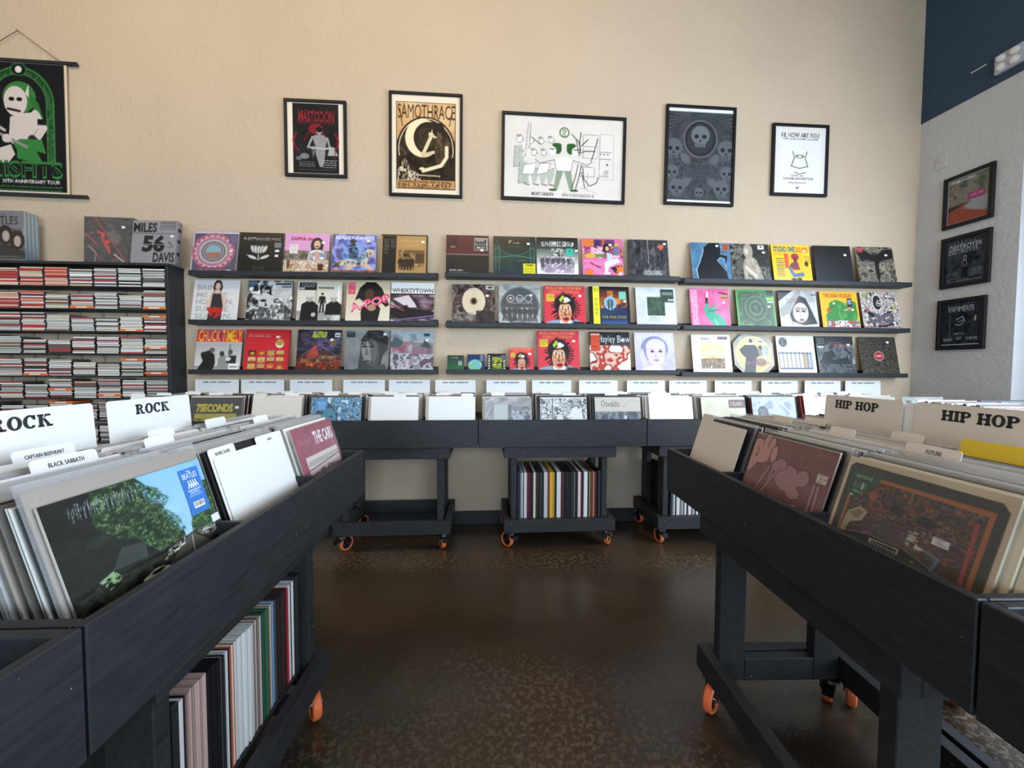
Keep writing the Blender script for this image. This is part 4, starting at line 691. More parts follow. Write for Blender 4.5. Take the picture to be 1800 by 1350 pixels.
def f_blue():
    k = K(110, '5ab4e0'); k.nz(['dff0f8', '4aa8dc', '1c2c3a', '6ac0ea', '2a6a94', 'a8dcf4', '10202a'], 13, seed=8, hard=True); k.e(.3, .62, .25, .5, '1b2a34').e(.36, .46, .15, .24, '3f8cae').e(.4, .4, .04, .02, '12202a').p([(.42, .42), (.5, .55), (.42, .56)], '2a6a88').e(.4, .64, .06, .02, '1c3a4a').p([(.16, .95), (.3, .7), (.42, .72), (.4, 1)], '27485a').e(.2, .16, .12, .13, '3f9ade').words(.12, .1, .28, 4, .04, 'd8ecf8'); return k
def f_photo():
    k = K(90, 'a8a6a8'); k.g('6a6460', 'b0b0b4', (0, 0, 1, .12)).nz(['8a888c', 'c4c4c8'], 4); k.r(.2, .16, .48, .62, 'c8cfcc').r(.5, .16, .56, .6, '6a7078').r(.56, .2, .96, .62, '8a929a').nz(['4a5058', 'c8ccd0', '8a929a'], 8, box=(.56, .28, .96, .62)).r(.2, .62, .98, .66, '5a6068').e(.87, .26, .07, .07, '4a4e54', w=.015).l([(.87, .2), (.87, .33)], .012, '4a4e54').l([(.03, .1), (.2, .02)], .02, 'e8e8e8').l([(.03, .42), (.14, .2)], .02, 'dedede', .7); return k
def f_ink():
    k = K(100, 'e8e8e8'); k.nz(['f0f0f0', '202020', 'e8e8e8', '8a8a8a', 'f4f4f4'], 11, box=(0, .03, 1, 1), seed=33, hard=True, al=.8); k.e(.78, .4, .12, .3, 'f0f0f0')
    for i in range(14): a = -2.8 + i * .2; k.l([(.76 + .06 * math.cos(a), .26 + .06 * math.sin(a)), (.76 + .2 * math.cos(a), .22 + .2 * math.sin(a))], .008, '101010')
    k.p([(.78, .9), (.8, .62), (.9, .56), (.98, .7), (.98, 1)], '202020').e(.5, .6, .14, .2, '4a4a4a', .7).e(.42, .46, .07, .1, 'e8e8e8').r(.25, .03, .28, 1, '404040', .6); return k
def f_dark():
    k = K(100, '59626c'); k.r(0, .0, 1, .31, 'd2ccc0').t('Osvaldo', .14, .07, .14, '2a2a2c', w=.4, bold=-.01).l([(.6, .22), (.8, .05), (.97, .1)], .008, '9a948a'); k.nz(['323a44', '8a949e', '4a545e', '2a3038'], 4, box=(0, .31, 1, 1), seed=14); k.p([(.62, .4), (.7, .4), (.66, .54)], 'd8d4d4').l([(.24, .52), (.22, .9)], .02, '1c2026'); return k
def f_drain():
    k = K(90, 'd8d0b4'); k.nz(['cfc8a8', 'e4dcc4'], 4); k.r(.62, .06, 1, .24, '4a1c20').t('DRAIN', .66, .1, .09, 'd8a8a8', w=.28).e(.5, .9, .28, .4, 'd8a838').e(.5, .95, .2, .35, 'c88828').p([(.3, .7), (.42, .5), (.5, .62), (.62, .48), (.74, .7)], 'a86838').p([(.34, .44), (.42, .5), (.34, .56)], '8a4030').p([(.7, .42), (.76, .5), (.66, .56)], '8a4030').r(.86, .48, .95, .54, 'b8b098'); return k
def f_pale():
    k = K(90, 'aab4c8'); k.nz(['8a94b8', 'c8d4dc', 'a8b8c0', 'd8d0e0'], 4, seed=3); k.e(.5, .55, .2, .3, 'c0c8e0').e(.42, .5, .06, .09, '4a5878').e(.6, .5, .06, .09, '4a5878').e(.24, .35, .12, .15, '20282e').words(.16, .28, .32, 3, .05, '8a98a0').l([(.66, .1), (.98, .5)], .03, 'e8ecf0', .7); return k
def f_round():
    k = K(70, 'c0c4bc'); k.nz(['a8b0a8', 'd8dcd4'], 4).e(.42, .45, .12, .16, '4a4e54').t('80', .1, .08, .1, '303028', w=.12); return k
class Squash:
    """the upper part as drawn, the rest compressed: the crate board hides the bottom of a cover"""
    def __init__(s, k, f, y0=.2): s.k, s.f, s.y0 = k, f, y0
    def out(s):
        im = s.k.out(); n = im.shape[0]; y = (np.arange(n) + .5) / n; y = np.where(y < s.y0, y, s.y0 + (y - s.y0) * s.f)
        return im[np.clip((y * n).astype(int), 0, n - 1)]
def f_street():
    k = K(260, '7fb6dc'); k.g('6fb0e0', 'b8d8ec', (0, 0, 1, .8)).nz(['7fb8e2', 'a8d0ea'], 4, al=.5)
    k.nz(['0e1412', '16201a', '0c1010', '1a2620'], 5, pts=[(0, 0), (.48, 0), (.55, .12), (.6, .2), (.62, .34), (.66, .5), (.7, .66), (.7, .8), (0, 1)], seed=2)
    k.nz(['0c1410', '1f3a20', '0e1a12', '2f5a2c', '142418', '7a9c5c', '0e1812'], 34, pts=[(.24, .0), (.5, .0), (.58, .1), (.62, .16), (.56, .2), (.63, .34), (.6, .42), (.68, .56), (.7, .72), (.5, .74), (.4, .5), (.3, .4), (.2, .2)], seed=12, oct=5)
    k.nz(['7fb8e2', '1c3a20', '3f6a34', '7fb8e2', '2a4c28'], 30, pts=[(.48, .02), (.62, .1), (.68, .2), (.62, .3), (.7, .46), (.72, .64), (.66, .62), (.58, .3)], seed=5, hard=True, al=.7)
    k.nz(['142418', '2f5530', '1a3020', '5a8a4a', '142418'], 34, pts=[(.86, .26), (.92, .14), (1, .16), (1, .8), (.76, .72), (.77, .6), (.82, .5), (.8, .4)], seed=22, hard=True)
    k.nz(['7fb8e2', '2a4c28', '7fb8e2'], 30, pts=[(.8, .3), (.88, .2), (.84, .46), (.78, .6)], seed=7, hard=True, al=.5)
    k.nz(['0e1110', '22261f', '3a4034', '10140f'], 10, pts=[(0, .74), (.5, .78), (.7, .72), (.78, .7), (1, .8), (1, 1), (0, 1)], seed=9).p([(.72, .72), (.76, .72), (.92, 1), (.46, 1)], '55534a').nz(['4a483f', '66645a'], 12, pts=[(.72, .72), (.76, .72), (.92, 1), (.46, 1)], al=.6).l([(.745, .74), (.72, 1)], .006, 'c8c4b0')
    k.nz(['0e1110', 'e8e8e4', '5a6a48', '20241c', 'b8b090'], 26, pts=[(.56, .76), (.7, .72), (.66, .8), (.5, .86)], hard=True, al=.8).nz(['1c1e1a', 'e0d8c0', '8a7048', '2a2c28', '9aa0a4'], 30, pts=[(.78, .72), (.98, .74), (.98, .84), (.84, .84)], hard=True, al=.8)
    k.e(.44, .93, .09, .035, 'd8d4c0').e(.445, .91, .055, .03, 'c8c4b0').e(.45, .912, .045, .02, '1c1e1e').e(.86, .76, .035, .02, 'b0b8bc').e(.93, .775, .03, .018, '8a9298').e(.66, .79, .02, .012, 'd8dcdc').e(.61, .81, .02, .012, 'e0e0dc')
    k.p([(.3, .5), (.44, .56), (.42, .72), (.22, .68)], '4a4f50', .6)
    for i in range(46): x = .12 + i * .008 + .004 * (i % 3); k.l([(x, .05 + .015 * math.sin(i)), (x - .006, .10 + .03 * math.sin(i * 1.7))], .0025, 'c8d4dc', .75)
    k.nz(['16241a', 'a8c890', '24402a'], 26, pts=[(.14, .72), (.22, .68), (.26, .78), (.18, .84)], hard=True, al=.8); return k
def f_rays():
    k = K(130, '9a3a54'); k.nz(['8f3350', 'a84a62', '964060'], 7, al=.8); k.t('THE CARS', .44, .1, .13, 'f2eef0', w=.5, bold=.04)
    for i in range(5): k.l([(.06 + i * .07, .2), (.1 + i * .07, .12 + .03 * (i % 2)), (.12 + i * .07, .2)], .008, 'c07088')
    k.r(.14, .34, .95, 1, 'e4cfd0'); cx, cy = .52, .5
    for i in range(46): a = math.pi * (i / 45); r = 1.0; k.l([(cx + .06 * math.cos(a), cy + .05 * math.sin(a)), (cx + r * math.cos(a), cy + r * math.sin(a))], .011, ('8a4a58', 'f4eaea', '3a3438', 'd08a94')[i % 4]) if .12 < a < 3.0 else None
    k.r(.95, 0, 1, 1, '9a3a54').r(0, .3, .14, 1, '9a3a54').r(.14, .36, .95, .47, 'e8dcd8'); [k.l([(.16 + i * .05, .44), (.2 + i * .05, .39)], .012, '3a3a3c') for i in range(16)]; k.l([(.14, .48), (.95, .44)], .012, '4a3a3e').l([(.14, .55), (.5, .52)], .01, '6a3a44').l([(.88, .1), (.86, .6)], .02, 'c8c0c4', .6); return k
def f_mauve():
    k = K(170, '7a4240'); k.nz(['6c3836', '86504a', '744040'], 6, al=.8); ln = '3a1c1e'; pk = 'cf8f8a'; pd = 'ad747a'
    def blob(pts, c):
        k.p(pts, c); k.l(pts + pts[:1], .012, ln)
    for cx, cy, rx, ry in ((.07, .2, .12, .14), (.18, .1, .05, .1), (.25, .12, .045, .1), (.31, .18, .04, .09)): k.e(cx, cy, rx + .012, ry + .012, ln).e(cx, cy, rx, ry, pk)
    k.e(.13, .22, .13, .11, pk).l([(.0, .42), (.06, .3)], .13, pk)
    for cx, cy, rx, ry in ((.55, .4, .15, .16), (.72, .34, .07, .1), (.44, .26, .07, .07), (.66, .55, .08, .07)): k.e(cx, cy, rx + .01, ry + .01, ln).e(cx, cy, rx, ry, pd)
    k.e(.57, .42, .13, .13, pd)
    for a, b in (((.36, .3), (.3, .8)), ((.3, .34), (.18, .75)), ((.42, .32), (.26, .78)), ((.86, .36), (.86, .8)), ((.9, .36), (.92, .8))): k.l([a, b], .045, ln).l([a, b], .03, pd)
    k.e(.38, .3, .05, .06, pd).e(.16, .8, .06, .05, pd).nz(['7a4240', ln, pd], 14, pts=[(.34, .7), (.5, .68), (.6, .85), (.4, .9)], hard=True, al=.8)
    for cx, cy, rx, ry in ((.8, .8, .12, .09), (.72, .72, .07, .05), (.7, .82, .07, .05), (.9, .74, .07, .06)): k.e(cx, cy, rx + .008, ry + .008, ln).e(cx, cy, rx, ry, 'c8a07c')
    k.e(.82, .8, .11, .08, 'c8a07c').r(.86, .22, .96, .32, 'd8c8c0').words(.87, .23, .95, 3, .03, '6a5a58').t('2', .05, .15, .1, '1c1214', w=.05, bold=-.01); k.r(0, 0, 1, .012, 'c8a8a0'); return k
def f_dense():
    k = K(250, 'cdb99a'); k.nz(['c4b090', 'd8c6a8'], 5, al=.6); k.p([(.03, .07), (.06, .04), (.93, .05), (.97, .09), (.97, .97), (.93, 1), (.03, 1)], '2e2f26').p([(.08, .11), (.92, .11), (.92, 1), (.08, 1)], 'a85f2c').p([(.1, .135), (.895, .14), (.895, 1), (.1, 1)], '2a1c16')
    k.nz(['1c1614', '5a2c20', '2a2018', '4a3a30', '3a2c26', '9a4a2a', '221a1c', '5a4638', '4a2028'], 8, box=(.1, .14, .89, 1), seed=101, lo=.2, hi=.8); k.nz(['181212', 'a8552c', '2a1c18', '3a2c28', '201818', '8a7c6c', '1a1416', '4a2a30'], 14, box=(.1, .14, .88, .66), seed=44, hard=True, al=.5)
    k.p([(.3, .56), (.6, .52), (.62, .72), (.3, .8)], '4a4844', .5).p([(.1, .75), (.3, .68), (.55, .66), (.88, .8), (.88, 1), (.1, 1)], '191c16').nz(['15180f', '5a5840', '20241a', '101210', '8a8468'], 18, box=(.1, .76, .88, 1), seed=4, hard=True, al=.5)
    k.l([(.1, .76), (.3, .68), (.55, .67), (.88, .82)], .008, '8a887c')
    for i in range(8): k.l([(.36 + i * .02, .74), (.35 + i * .02, .96)], .007, 'b8b09c')
    k.l([(.33, .72), (.52, .7), (.52, .98)], .012, 'b8b09c').l([(.34, .72), (.33, .9)], .016, 'b8b09c').p([(.12, .5), (.2, .4), (.26, .44), (.24, .56), (.16, .62), (.14, .76), (.1, .76)], 'a89a78').p([(.13, .52), (.2, .43), (.24, .46), (.2, .56)], '8a6a48').p([(.58, .8), (.62, .74), (.64, .8), (.62, .96), (.56, .98)], 'b8904a').p([(.7, .9), (.8, .9), (.8, .97), (.7, .97)], 'c07830').l([(.86, .2), (.87, .98)], .02, 'a03a34').e(.72, .4, .07, .08, '5a544c', w=.01).l([(.65, .6), (.74, .62), (.72, .76)], .02, '5a7080').e(.62, .6, .03, .02, 'c8bca8').nz(['2a1c18', 'e0dccc', '2a1c18'], 24, pts=[(.54, .46), (.6, .44), (.62, .6), (.55, .62)], hard=True, al=.7)
    k.e(.3, .32, .05, .06, '8a3a20', w=.02).e(.44, .3, .05, .05, '141010').e(.62, .32, .06, .06, '181214').e(.26, .24, .03, .04, 'b86030', .7)
    k.p([(.05, .07), (.3, .09), (.12, .34), (.06, .3)], '1f4a30').r(.1, .17, .2, .22, 'c8c8b8').words(.1, .17, .2, 1, .06, '1f4a30', h=.9).t('REMOVE', .1, .12, .025, 'c8d0b8', w=.12, bold=0).t('EXPLICIT', .1, .235, .02, 'b8c8a8', w=.08).e(.1, .3, .014, .012, 'c8d0c0').r(.68, .42, .77, .5, 'd8d4d0').words(.69, .43, .76, 4, .017, '5a5a58'); return k
# ------------------------------------------------------------------ the room
def struct(name, m, *b, M=ID, c=0):
    o = put(name, B().box(*b, c=c).mesh(name, m), M); o['kind'] = 'structure'; return o
ucor, _ = WALL.hit(1601, 645, 0)                                  # the corner of the two walls
struct('wall_back', MWALL, -4.75, 0, -.02, ucor + .3, .2, 4.4, M=WALL.M)
struct('baseboard_back', MW, -2.32, -.014, 0, ucor, 0, .102, M=WALL.M, c=.002)
cx_, cy_ = (WALL.M @ Vector((ucor, 0, 0)))[:2]
RW = Frame(cx_, cy_, R(-90 + 6.9))                                # the right wall: u runs from the corner towards the camera
uj, _ = RW.hit(1777, 690, 0)                                      # where the window opening begins
_, zb = RW.hit(1627, 215, 0)
ZB = zb
wr = struct('wall_right', MWALL2, 0, 0, -.02, uj, .24, ZB, M=RW.M)
struct('wall_right', MNAVY, -.004, -.006, ZB, 7.9, .24, 4.4, M=RW.M)['label'] = 'navy painted upper wall above the windows'
struct('wall_right', MWALL2, uj, 0, -.02, 7.9, .24, .35, M=RW.M)
struct('wall_right', MWALL2, uj + 4.2, 0, .35, 7.9, .24, ZB, M=RW.M)
struct('wall_right', MWALL2, uj, 0, 3.0, uj + 4.2, .24, ZB, M=RW.M)
win = struct('window_1', MFRAME, uj, .15, .35, uj + 4.2, .19, .40, M=RW.M)
for i in range(5): put('mullion', B().box(uj + i * 1.0375, .15, .4, uj + .05 + i * 1.0375, .19, 2.95, c=.002).mesh('mullion', MFRAME), ID, win)
put('window_head', B().box(uj, .15, 2.95, uj + 4.2, .19, 3.0).mesh('head', MFRAME), ID, win)
glass = bpy.data.materials.new('window_glass'); glass.use_nodes = True; nt = glass.node_tree; nt.nodes.clear()
o_ = nt.nodes.new('ShaderNodeOutputMaterial'); t_ = nt.nodes.new('ShaderNodeBsdfTransparent'); g_ = nt.nodes.new('ShaderNodeBsdfGlossy'); g_.inputs['Roughness'].default_value = .02
f_ = nt.nodes.new('ShaderNodeFresnel'); m_ = nt.nodes.new('ShaderNodeMixShader')
L(nt, f_.outputs[0], m_.inputs[0]); L(nt, t_.outputs[0], m_.inputs[1]); L(nt, g_.outputs[0], m_.inputs[2]); L(nt, m_.outputs[0], o_.inputs[0])
for i in range(4): put('pane', B().box(uj + .05 + i * 1.0375, .166, .4, uj + 1.0375 + i * 1.0375, .172, 2.95).mesh('pane', glass), ID, win)
struct('floor', MFLOOR, -5.2, -5.4, -.12, 5.2, 4.4, 0)
struct('ceiling', MCEIL, -5.2, -5.4, 4.4, 5.2, 4.4, 4.5)
struct('wall_left', MWALL, -5.0, -5.4, -.02, -4.8, 3.6, 4.4)
for b_ in ((-5.0, -5.2, -.02, -3.0, -5.0, 4.4), (3.6, -5.2, -.02, 4.4, -5.0, 4.4), (-3.0, -5.2, -.02, 3.6, -5.0, .12), (-3.0, -5.2, 3.1, 3.6, -5.0, 4.4)): struct('wall_front', MWALL2, *b_)
w2 = struct('window_2', MFRAME, -3.0, -5.12, .12, 3.6, -5.06, .18)
put('window_head', B().box(-3.0, -5.12, 3.04, 3.6, -5.06, 3.1).mesh('head', MFRAME), ID, w2)
for i in range(5): put('mullion', B().box(-3.0 + i * 1.6375, -5.12, .18, -2.95 + i * 1.6375, -5.06, 3.04, c=.002).mesh('mullion', MFRAME), ID, w2)
for i in range(4): put('pane', B().box(-2.95 + i * 1.6375, -5.093, .18, -1.3625 + i * 1.6375, -5.087, 3.04).mesh('pane', glass), ID, w2)
cv = put('cover_plate', B().box(-.036, -.006, -.058, .036, 0, .058, c=.002).box(-.007, -.012, -.012, .007, -.006, .012, c=.001).mesh('plate', MWALL2), RW.at(RW.hit(1656, 283, 0)[0], 0, RW.hit(1656, 283, 0)[1]))
tag(cv, 'small grey cover plate on the right wall near the corner', 'wall plate')
u_, z_ = RW.hit(1779, 104, 0); lf = thing('wall_light', RW.at(u_, 0, z_), 'white light box with four round bulbs on the navy wall, top right', 'light')
put('housing', B().box(-.072, -.032, -.062, .072, 0, .062, c=.005).mesh('housing', mat('light_housing', (.42, .45, .5), rough=.35)), ID, lf)
ml_ = mat('bulb_glass', (.75, .72, .7), rough=.15, coat=.6)
for a in (-.034, .034):
    for b in (-.029, .029):
        put('bulb', B().lathe([(0, .022), (.012, .02), (.022, .012), (.026, 0), (.026, -.006)], 14, Matrix.Translation((a, -.034, b)) @ Matrix.Rotation(R(90), 4, 'X')).mesh('bulb', ml_), ID, lf)
a_, b_ = RW.hit(1708, 129, 0), RW.hit(1736, 112, 0)
sc_ = put('scuff_mark', B().box(a_[0], -.0075, a_[1] - .003, b_[0], -.006, a_[1] + .003).mesh('scuff', MSTICK), RW.M); tag(sc_, 'thin white scratch across the navy painted wall', 'mark')

# ------------------------------------------------------------------ framed posters
def poster(F, px, art, label, fw=.02, group=None, rot=0, glossy=None):
    """px: corner pixels top-left, top-right, bottom-right, bottom-left on the wall"""
    q = [F.hit(x, y, -.012) for x, y in px]
    u0, u1 = (q[0][0] + q[3][0]) / 2, (q[1][0] + q[2][0]) / 2; z1, z0 = (q[0][1] + q[1][1]) / 2, (q[2][1] + q[3][1]) / 2
    w, h = abs(u1 - u0), z1 - z0
    t = thing('framed_poster', F.at((u0 + u1) / 2, -.002, (z0 + z1) / 2, tilt=rot), label, 'poster', group)
    f = B(); H, W2 = h / 2, w / 2
    for b in ((-W2, -.022, H - fw, W2, 0, H), (-W2, -.022, -H, W2, 0, -H + fw), (-W2, -.022, -H + fw, -W2 + fw, 0, H - fw), (W2 - fw, -.022, -H + fw, W2, 0, H - fw)): f.box(*b, c=.0015)
    put('frame', f.mesh('frame', MFRAME), ID, t)
    me = art_mesh('print', art.out(), w - 2 * fw + .004, h - 2 * fw + .004, .004, 'e0e0e0', glossy or MPAPER)
    put('print', me, Matrix.Translation((0, -.010, -h / 2 + fw - .002)), t)
    return t
poster(WALL, [(498, 175), (607, 177), (612, 312), (503, 311)], p_mastodon(), 'black framed poster of a woman warrior with red lettering, leftmost frame on the back wall')
poster(WALL, [(682, 161), (812, 166), (814, 347), (686, 346)], p_samo(), 'tall framed sepia poster of a woman before a crescent moon', rot=.006)
poster(WALL, [(882, 197), (1101, 207), (1097, 357), (881, 353)], p_garson(), 'wide white framed poster with green cartoon musicians', fw=.022, rot=.01)
poster(WALL, [(1172, 184), (1294, 190), (1288, 363), (1166, 360)], p_pelican(), 'dark grey framed poster full of skulls', rot=.008)
poster(WALL, [(1358, 217), (1457, 221), (1452, 346), (1355, 344)], p_hello(), 'small white framed poster with hand lettered greeting, rightmost on the back wall')
poster(RW, [(1660, 317), (1750, 283), (1746, 385), (1658, 402)], p_r1(), 'framed green and red landscape poster, top of three on the right wall', fw=.025)
poster(RW, [(1656, 419), (1744, 402), (1740, 496), (1653, 509)], p_r2(), 'dark framed poster with jagged lettering, middle of three on the right wall', fw=.025)
poster(RW, [(1649, 528), (1734, 520), (1731, 613), (1646, 616)], p_r3(), 'dark framed gig poster with white bottom line, lowest of three on the right wall', fw=.025)
# the hanging banner
u1, z1 = WALL.hit(113, 112, -.02); u0, _ = WALL.hit(-58, 105, -.02); _, z0 = WALL.hit(118, 341, -.02)
bn = thing('hanging_banner', WALL.at((u0 + u1) / 2, -.012, z0, tilt=.012), 'black and green cloth banner hung from dark rods at top left', 'banner')
w, h = u1 - u0, z1 - z0
put('cloth', art_mesh('cloth', p_banner().out(), w, h, .003, 'd8c8b0', MPAPER), Matrix.Translation((0, -.006, 0)), bn)
for nm, z, e in (('rod', h + .006, .07), ('rod', -.012, .115)):
    put(nm, B().tube([(-w / 2 - e, -.006, z), (w / 2 + e, -.006, z)], .0125, 10).mesh('rod', MW), ID, bn)
put('string', B().tube([(-w / 2 + .03, -.01, h + .01), (0, -.002, h + .21), (w / 2 - .03, -.01, h + .01)], .0022, 5).mesh('string', mat('string', (.10, .05, .03))), ID, bn)
put('nail', B().tube([(0, .012, h + .21), (0, -.012, h + .212)], .003, 6).mesh('nail', MSTEEL), ID, bn)

# ------------------------------------------------------------------ wall ledges and the records on them
LIP = .016; LD = .10
def ledge(p0, p1, label):
    (ua, za), (ub, zb_) = WALL.hit(*p0, -LD), WALL.hit(*p1, -LD); z = (za + zb_) / 2; n = ub - ua
    tl = math.atan2(zb_ - za, n) * .5
    t = thing('wall_ledge', WALL.at((ua + ub) / 2, 0, z - LIP, tilt=-tl), label, 'shelf', 'picture ledges on the back wall')
    put('shelf_board', B().box(-n / 2, -LD + .012, -.018, n / 2, 0, 0, c=.002).mesh('board', MW), ID, t)
    put('front_lip', B().box(-n / 2, -LD, -.018, n / 2, -LD + .012, LIP, c=.002).mesh('lip', MW), ID, t)
    put('back_board', B().box(-n / 2, -.013, 0, n / 2, 0, LIP + .022, c=.002).mesh('back', MW), ID, t)
    return (ua + ub) / 2, z - LIP, tl
STK = B().box(-.011, -.0006, -.008, .011, 0, .008).mesh('price_sticker', MSTICK)
TH = .0045
def album(px, art, label, lg, size=.313, stick=None, th=TH, edge='c8c4bc', name='record_album', cat='record', lean=R(11), v=-.082, wide=None):
    """px = x of the cover's bottom centre in the photograph"""
    uc, z, tl = lg
    u, _ = WALL.hit(px, 600, -.085)
    zz = z - math.tan(tl) * 0 + (u - uc) * math.tan(tl)
    M = WALL.at(u, v, zz, lean=lean)
    me = art_mesh('cover', art.out() if isinstance(art, K) else art, wide or size, size, th, edge, MART)
    o = put(name, me, M); tag(o, label, cat, None)
    if stick: put('price_sticker', STK, Matrix.Translation(((stick[0] - .5) * size, -.0003, (1 - stick[1]) * size)), o)
    return o
ROWS = [('top', 0), ('middle', 1), ('bottom', 2)]
G1 = [ledge((330, 476), (768, 479), 'black wooden ledge at the top of the left column'), ledge((330, 562), (768, 564), 'black wooden ledge in the middle of the left column'), ledge((330, 650), (768, 649), 'black wooden ledge at the bottom of the left column')]
G2 = [ledge((782, 478), (1196, 486), 'black wooden ledge at the top of the centre column'), ledge((783, 566), (1196, 570.5), 'black wooden ledge in the middle of the centre column'), ledge((784, 649), (1195, 651), 'black wooden ledge at the bottom of the centre column')]
G3 = [ledge((1203, 488.5), (1604, 496.5), 'black wooden ledge at the top of the right column'), ledge((1201, 570), (1601, 578), 'black wooden ledge in the middle of the right column'), ledge((1199, 652.5), (1597, 657.5), 'black wooden ledge at the bottom of the right column')]
album(456.5, a112(), 'black cover with a pale flower on the top left ledge', G1[0], stick=(.86, .56))
o = album(377, a111(), 'round mandala picture sleeve in purple and pink, first on the top left ledge', G1[0], stick=(.84, .46))
put('plastic_sleeve', B().box(-.163, -.0035, 0, .163, -.0025, .332).mesh('sleeve', MCLEAR), ID, o)
album(538, a113(), 'pink cover with a man at a cluttered table, top left ledge', G1[0], stick=(.86, .22))
album(621.5, a114(), 'blue cover with a rider on a leaping horse', G1[0], stick=(.82, .16))
album(710, a115(), 'tan and black cover with a sepia street scene', G1[0], stick=(.92, .17), size=.318, wide=.335, th=.012, edge='1a1512')
album(375.5, a121(), 'white cover with grey words behind a woman in black', G1[1], edge='e8e8e8')
album(471, a122(), 'grey and black cover with a horned bearded figure', G1[1], edge='101010')
album(559, a123(), 'black and white cover with three seated and standing men', G1[1], stick=(.86, .16))
album(645.5, a124(), 'cream cover with pink slanted lettering over black hair', G1[1])
album(724, a125(), 'white topped cover with a dark car interior', G1[1], stick=(.92, .06))
album(378.5, a131(), 'cover with yellow lettering on a red band and two men below', G1[2])
album(464.5, a132(), 'red cover with a grid of twelve small sunsets', G1[2], stick=(.72, .18), edge='a01820', th=.009)
album(557, a133(), 'dark fantasy cover with red mountains and a yellow logo', G1[2], stick=(.78, .24))
album(642.5, a134(), 'grey cover filled by a close portrait face', G1[2], stick=(.9, .1))
album(723, a135(), 'misty grey and pink garden cover', G1[2], stick=(.84, .24))
album(821.5, a211(), 'maroon over black cover with a white label block', G2[0], stick=(.84, .37))
album(904.5, a212(), 'dark green cover with a suspension bridge and yellow sticker', G2[0], stick=(.83, .18), edge='20302a')
album(980, a213(), 'grey cover with hand drawn crowd and teal sticker', G2[0], stick=(.96, .33))
album(1059.5, a214(), 'pink and orange comic style cover', G2[0], stick=(.7, .16))
album(1140.5, a215(), 'charcoal grey cover with a spiky white logo and orange heart', G2[0], stick=(.92, .1), edge='2a2a2c')
album(832.5, a221(), 'brown cover with one huge pale eye', G2[1], stick=(.82, .28), edge='2a2220')
o = album(914, a222(), 'round picture disc showing a row of dark suited figures', G2[1], stick=(.77, .25))
put('plastic_sleeve', B().box(-.16, -.0035, 0, .16, -.0025, .33).mesh('sleeve', MCLEAR), ID, o)
sc_ = stones(); album(994, sc_, 'large red cover with wild haired face on the middle ledge', G2[1], stick=(.87, .25), edge='b83038')
album(1073, a224(), 'black cover with a yellow strip at its left side', G2[1], stick=(.88, .37))
album(1155.5, a225(), 'pale grey cover with a dark green square', G2[1])
album(800.5, mini1(), 'small green compact disc, leftmost on the bottom centre ledge', G2[2], size=.122, stick=None, name='compact_disc', cat='disc')
album(836.5, mini2(), 'small blue compact disc with a bright globe', G2[2], size=.13, name='compact_disc', cat='disc')
album(873, mini3(), 'small black compact disc with film strip edges', G2[2], size=.137, name='compact_disc', cat='disc')
album(917.5, stones(50), 'small red cover with a wild haired face, between compact discs and its larger twin', G2[2], size=.182, edge='b83038', stick=(.84, .25))
album(983.5, sc_, 'large red cover with wild haired face on the bottom ledge', G2[2], size=.318, stick=(.87, .25), edge='b83038')
album(1075, a236(), 'white and rust red splashed cover with black top band', G2[2], stick=(.82, .2))
album(1154.5, a237(), 'lilac cover with a pale face and white lettering', G2[2], stick=(.86, .24))
album(1251, a311(), 'blue cover with a large black silhouette', G3[0], stick=(.68, .08))
album(1321, a312(), 'sepia cover with a long haired figure seated outdoors', G3[0], stick=(.86, .22), v=-.078)
album(1393, a313(), 'bright yellow cover with a seated man in a red hat', G3[0], stick=(.86, .16), edge='d0a818', th=.009)
album(1466.5, a314(), 'plain black cover on the top right ledge', G3[0], stick=(.84, .24), edge='141416')
album(1542, a315(), 'grey brown cover with a dark winged figure', G3[0], stick=(.8, .22))
album(1251, a321(), 'pink cover with a green clawed hand holding lipstick', G3[1], stick=(.86, .36))
album(1332.5, a322(), 'green cover with a dark ornamental pattern', G3[1], stick=(.84, .44), edge='2a5a2a')
album(1407.5, a323(), 'black and white close portrait with red handwriting', G3[1])
album(1481, a324(), 'yellow cover with a bright green monster heap', G3[1], stick=(.84, .48))
album(1552.5, a325(), 'pale cover crowded with black snake drawings', G3[1])
album(1256, a331(), 'white cover with a square golden crowd picture', G3[2], edge='e8e8e8', stick=(.92, .24))
album(1406.5, a333(), 'pale lilac cover with a row of file spines', G3[2], th=.008, edge='d8d8dc')
album(1477, a334(), 'dark slate cover with red lettering, bottom right ledge', G3[2], stick=(.86, .22), edge='202428', th=.009)
album(1553.5, a335(), 'dark rippled cover with a small red round badge', G3[2], stick=(.78, .14))
# eight sided sleeve: cut from the same kind of painted slab
img = a332().out(); u, _ = WALL.hit(1331, 600, -.085); uc, z, tl = G3[2]
oc = art_mesh('octagon', img, .325, .325, .006, 'b8b0a4', MART)
vs = np.zeros(len(oc.vertices) * 3, np.float32); oc.vertices.foreach_get('co', vs); vs = vs.reshape(-1, 3); hh = .1625; cc = hh * .60
x, zz = vs[:, 0].copy(), vs[:, 2] - hh; ax_, az_ = np.abs(x), np.abs(zz); lim = hh + cc * .9; s_ = ax_ + az_; k_ = np.where(s_ > lim, lim / np.maximum(s_, 1e-6), 1.0)
vs[:, 0] = x * k_; vs[:, 2] = zz * k_ + hh; oc.vertices.foreach_set('co', vs.ravel()); oc.update()
tag(put('record_album', oc, WALL.at(u, -.080, z + (u - uc) * math.tan(tl), lean=R(11))), 'eight sided picture sleeve with a dark suited figure', 'record')

